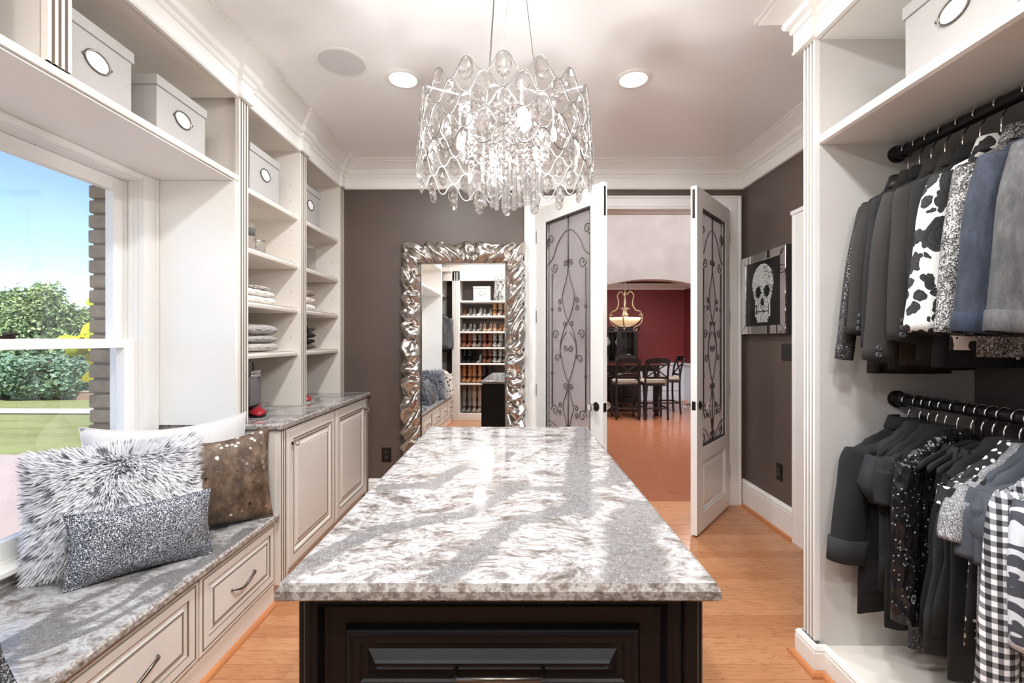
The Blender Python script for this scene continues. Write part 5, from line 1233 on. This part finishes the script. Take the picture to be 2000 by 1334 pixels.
def zipend(t, m, w, L, th): 
    collar(t, m, w, L, th); b = MB(); b.box(-.004, .004, -th*1.15-.006, -th*1.15, -L+.0, -.08); b.build('zip', m_chrome, t, local=True); MB().bbox(-.006, .006, -th*1.2-.008, -th*1.2-.003, -L-.03, -L+.002, .002).build('zip_pull', m_chrome, t, local=True)
ZT = 1.968; G1 = 'jackets on the upper rod'
UP = [('leather_jacket', 'black crocodile-textured leather jacket at the panel end of the upper rod', 'jacket', m_croc, 1.815, dict(L=.74, sleeve=dict(L=.64, r0=.05, r1=.034, out=.065, cuff=(m_croc, .05, 1.06)), extras=collar)),
      ('wool_blazer', 'charcoal blazer with cuff buttons next to the crocodile leather jacket', 'blazer', w_char, 1.765, dict(L=.70, sleeve=dict(L=.55, r0=.078, r1=.05, out=.04, buttons=3), extras=lapels)),
      ('black_blazer', 'plain black blazer between two charcoal blazers', 'blazer', w_blk, 1.715, dict(L=.72, sleeve=dict(L=.60, r0=.07, r1=.048, out=.025), extras=lapels)),
      ('grey_blazer', 'dark grey blazer with the longest sleeve and two cuff buttons', 'blazer', w_char2, 1.660, dict(L=.70, sleeve=dict(L=.645, r0=.08, r1=.058, out=.05, buttons=2), extras=lapels)),
      ('grey_blazer', 'dark grey blazer whose cuff shows three buttons in a column', 'blazer', w_char, 1.595, dict(L=.68, sleeve=dict(L=.575, r0=.08, r1=.052, out=.02, buttons=3), extras=lapels)),
      ('ink_jacket', 'ink black jacket just behind the floral jacket', 'jacket', w_navy, 1.535, dict(L=.70, sleeve=dict(L=.55, r0=.075, r1=.05, out=.0), extras=collar)),
      ('floral_jacket', 'black and white floral brocade jacket on the upper rod', 'jacket', m_floral, 1.468, dict(L=.64, sleeve=dict(L=.545, r0=.085, r1=.06, out=.06), extras=zipend)),
      ('brocade_jacket', 'silver snakeskin-patterned brocade jacket beside the denim', 'jacket', m_snake, 1.385, dict(L=.66, sleeve=dict(L=.545, r0=.075, r1=.055, out=.045, cuff=(m_snake, .035, 1.05)), extras=zipend)),
      ('denim_jacket', 'blue denim jacket between the brocade and grey denim jackets', 'jacket', m_denim2, 1.312, dict(L=.60, sleeve=dict(L=.545, r0=.085, r1=.065, out=.05, m=m_denim, cuff=(m_denim2, .05, 1.05)), extras=stitch)),
      ('grey_denim_jacket', 'faded grey denim jacket nearest the camera on the upper rod', 'jacket', m_gdenim, 1.222, dict(L=.60, sleeve=dict(L=.545, r0=.085, r1=.062, out=.05, cuff=(m_gdenim, .05, 1.05)), extras=stitch))]
for i, (nm, lab, cat, m, y, kw) in enumerate(UP):
    kw['sleeve']['out'] += .03; kw['sleeve']['L'] -= .02; garment(nm, lab, cat, m, y, ZT, w=.345, th=.036, group=G1, seed=i, x=RX, **kw)
    hanger(RZ1, y, ZT-.01, 'hanger holding the ' + lab.split(' on the upper')[0].split(' at the panel')[0].split(' nearest')[0], .35)
# ---- lower rod
c_blk = wool('black_cotton', (29, 29, 30)); c_blk2 = wool('black_jersey_top', (22, 22, 23)); c_slate = wool('slate_cotton', (66, 69, 76)); c_char = wool('charcoal_cotton', (40, 41, 43))
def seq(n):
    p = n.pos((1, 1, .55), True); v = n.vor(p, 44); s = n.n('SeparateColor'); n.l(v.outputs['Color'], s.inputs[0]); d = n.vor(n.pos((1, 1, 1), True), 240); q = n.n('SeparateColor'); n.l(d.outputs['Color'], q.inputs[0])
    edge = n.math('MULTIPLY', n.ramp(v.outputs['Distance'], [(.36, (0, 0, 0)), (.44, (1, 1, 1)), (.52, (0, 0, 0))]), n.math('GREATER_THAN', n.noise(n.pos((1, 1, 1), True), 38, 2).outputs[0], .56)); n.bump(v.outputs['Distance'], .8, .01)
    return n.mix(n.math('MAXIMUM', n.math('MULTIPLY', edge, n.math('GREATER_THAN', s.outputs[0], .8)), n.math('GREATER_THAN', q.outputs[0], .975)), lin((34, 33, 35)), lin((205, 205, 208)))  # pale arcs and dots paint the sequins' glints into the colour
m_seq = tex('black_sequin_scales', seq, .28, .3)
def dots(n):
    v = n.vor(n.pos((1, 1, 1), True), 40, rnd=.35); return n.mix(n.math('LESS_THAN', v.outputs['Distance'], .34), lin((26, 26, 28)), lin((240, 240, 238)))
m_dots = tex('polka_dots', dots, .8)
def ging(n):
    g = n.n('SeparateXYZ'); n.l(n.pos((1, 1, 1), True), g.inputs[0]); a = n.math('GREATER_THAN', n.math('FRACT', n.math('MULTIPLY', n.math('SUBTRACT', g.outputs[0], n.math('MULTIPLY', g.outputs[1], .8)), 34)), .5); b = n.math('GREATER_THAN', n.math('FRACT', n.math('MULTIPLY', g.outputs[2], 34)), .5)
    return n.ramp(n.math('MULTIPLY', n.math('ADD', a, b), .5), [(0, lin((238, 238, 238))), (.3, lin((238, 238, 238))), (.31, lin((128, 128, 132))), (.7, lin((128, 128, 132))), (.71, lin((30, 30, 32)))], 'CONSTANT')
m_ging = tex('black_white_gingham', ging, .85)
def zeb(n):
    w = n.n('TexWave', Scale=9, Distortion=7, Detail=2, _5=1.2); n.l(n.pos((.5, .5, 1.2), True, (0, .5, 0)), w.inputs[0]); return n.ramp(w.outputs['Fac'], [(.45, lin((66, 68, 76))), (.52, lin((206, 208, 212)))])
m_zeb = tex('zebra_print', zeb, .7)
def pais(n):
    v = n.vor(n.pos((1, 1, 1), True), 22); r_ = n.math('FRACT', n.math('MULTIPLY', v.outputs['Distance'], 5)); return n.ramp(r_, [(.12, lin((60, 60, 62))), (.2, lin((212, 210, 206))), (.85, lin((226, 224, 220))), (.95, lin((80, 80, 82)))])
m_pais = tex('grey_paisley', pais, .85); m_lacew = knit('white_lace', (232, 230, 228), 110, .12); m_silv = spark('silver_glitter_knit', (128, 128, 130), (186, 186, 188), 520, .6, .5, .35)
def rollcuff(t, m, w, L, th): collar(t, m, w, L, th)
def pleat(t, m, w, L, th):
    for sg in (-1, 1): 
        b = MB(); b.tube([(sg*(w/2+.0), -.01, -.10), (sg*(w/2+.03), -.015, -.2), (sg*(w/2+.01), -.02, -.27)], [.045, .055, .03], 12, flat=.7); b.build('ruffle', m, t, local=True, smooth=True)
def studs(t, m, w, L, th):
    b = MB()
    for k in range(12): b.sph((-w*.30, -th*1.12-.002, -.45*L-k*.022), .0035, 6, 4)
    b.build('stud_trim', m_chrome, t, local=True)
ZL = 1.01; G2 = 'tops and shirts on the lower rod'
LO = [('black_shirt', 'black shirt with a wide turned-back cuff at the panel end of the lower rod', 'shirt', c_blk, 1.815, dict(L=.74, w=.40, hemcut=-.05, hem=1.08, sleeve=dict(L=.46, r0=.07, r1=.062, out=.055, flat=.55, cuff=(c_char, .085, 1.18)), extras=collar)),
      ('ruffle_blouse', 'black sheer blouse with ruffled shoulder beside the cuffed shirt', 'blouse', c_char, 1.765, dict(L=.62, w=.34, extras=pleat)),
      ('black_jersey_shirt', 'black sleeveless top, first after the ruffled blouse', 'top', c_blk2, 1.73, dict(L=.74, w=.33, hem=1.05)),
      ('black_jersey_shirt', 'black draped top between two plain sleeveless tops', 'top', c_blk, 1.695, dict(L=.60, w=.34, sleeve=dict(L=.2, r0=.06, r1=.055, out=.01))),
      ('black_jersey_shirt', 'black top hanging just behind the sequin tunic', 'top', c_blk2, 1.66, dict(L=.70, w=.33)),
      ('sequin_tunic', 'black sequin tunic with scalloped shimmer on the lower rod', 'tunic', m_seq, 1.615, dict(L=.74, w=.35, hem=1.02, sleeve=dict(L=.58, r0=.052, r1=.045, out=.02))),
      ('black_camisole', 'black strappy camisole directly before the sequin tunic', 'camisole', c_blk2, 1.565, dict(L=.66, w=.36, strap=True)),
      ('black_camisole', 'charcoal tank top with rounded armholes on the lower rod', 'tank top', c_char, 1.53, dict(L=.70, w=.40, strap=True, extras=studs)),
      ('black_camisole', 'black velvet camisole after the studded tank', 'camisole', c_blk, 1.495, dict(L=.62, w=.40, strap=True)),
      ('black_vest', 'black vest with a long armhole behind the polka-dot blouse', 'vest', c_blk2, 1.46, dict(L=.74, w=.36, hem=1.05)),
      ('polka_dot_blouse', 'black polka-dot blouse with white dots on the lower rod', 'blouse', m_dots, 1.415, dict(L=.60, w=.35, sleeve=dict(L=.10, r0=.062, r1=.06, out=.03))),
      ('silver_tee', 'silver glitter short-sleeved tee on the lower rod', 'tee', m_silv, 1.38, dict(L=.58, w=.35, sleeve=dict(L=.19, r0=.068, r1=.062, out=.055))),
      ('charcoal_tee', 'charcoal tee half hidden behind the silver tee', 'tee', c_slate, 1.355, dict(L=.60, w=.345, sleeve=dict(L=.23, r0=.06, r1=.055, out=.04))),
      ('slate_blouse', 'slate blue blouse with gathered puff sleeve on the lower rod', 'blouse', c_slate, 1.325, dict(L=.56, w=.36, extras=pleat, sleeve=dict(L=.24, r0=.06, r1=.042, out=.02))),
      ('gingham_shirt', 'black and white gingham shirt with long sleeves on the lower rod', 'shirt', m_ging, 1.275, dict(L=.74, w=.36, sleeve=dict(L=.62, r0=.062, r1=.05, out=.055, cuff=(m_ging, .06, 1.04)), extras=collar)),
      ('zebra_blouse', 'grey zebra-striped blouse behind the white lace top', 'blouse', m_zeb, 1.225, dict(L=.60, w=.34, sleeve=dict(L=.42, r0=.062, r1=.055, out=.02))),
      ('paisley_tunic', 'grey paisley tunic next to the zebra blouse', 'tunic', m_pais, 1.19, dict(L=.78, w=.36, hem=1.1)),
      ('lace_top', 'white lace top nearest the camera on the lower rod', 'top', m_lacew, 1.15, dict(L=.56, w=.35, sleeve=dict(L=.17, r0=.065, r1=.065, out=.03)))]
for i, (nm, lab, cat, m, y, kw) in enumerate(LO):
    w = kw.pop('w')
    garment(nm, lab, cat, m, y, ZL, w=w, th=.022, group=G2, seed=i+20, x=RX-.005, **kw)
    hanger(RZ2, y, ZL-.012, 'hanger holding the ' + lab.split(' on the lower')[0].split(' at the panel')[0].split(' nearest')[0].split(', first')[0], .36)
for k in range(7):
    hanger(RZ2, 1.12-k*.012-.0, ZL-.012, 'empty black hanger in the tight bunch at the picture edge of the lower rod', .36)
    bpy.context.scene.objects[-1] if False else None
for o in list(scene.objects):
    if o.get('label', '').startswith('empty black hanger'): o['group'] = 'bunched empty hangers'
# clothes in the closet behind, seen in the mirror
rr = thing('closet_rod', 'rod in the closet reflected at the mirror edge', 'rod', (-1.56, -.7, 1.95)); MB().cyl((-1.56, -.93, 1.95), (-1.56, -.44, 1.95), .016, 14).build('pipe', m_blackmetal, rr)
rr = thing('closet_rod', 'lower rod in the closet reflected at the mirror edge', 'rod', (-1.56, -.7, 1.0)); MB().cyl((-1.56, -.93, 1.0), (-1.56, -.44, 1.0), .016, 14).build('pipe', m_blackmetal, rr)
def leo(n):
    v = n.vor(n.pos((1, 1, 1), True), 20); s = n.n('SeparateColor'); n.l(v.outputs['Color'], s.inputs[0]); return n.mix(n.math('LESS_THAN', v.outputs['Distance'], .32), lin((222, 212, 200)), lin((44, 38, 36)))
garment('spotted_coat', 'cream coat with dark spots reflected in the mirror', 'coat', tex('spotted_fur', leo, .9), -.52, .90, w=.40, L=.72, th=.05, sleeve=dict(L=.5, r0=.07, r1=.06, out=.02), x=-1.50)
garment('denim_coat', 'pale denim jacket reflected in the mirror closet', 'jacket', m_gdenim, -.5, 1.86, w=.40, L=.62, th=.04, sleeve=dict(L=.55, r0=.08, r1=.06, out=.02), x=-1.50)
garment('dark_coat', 'dark jacket behind the pale denim jacket in the mirror', 'jacket', w_blk2, -.62, 1.86, w=.40, L=.66, th=.04, sleeve=dict(L=.58, r0=.08, r1=.06, out=.02), x=-1.50)
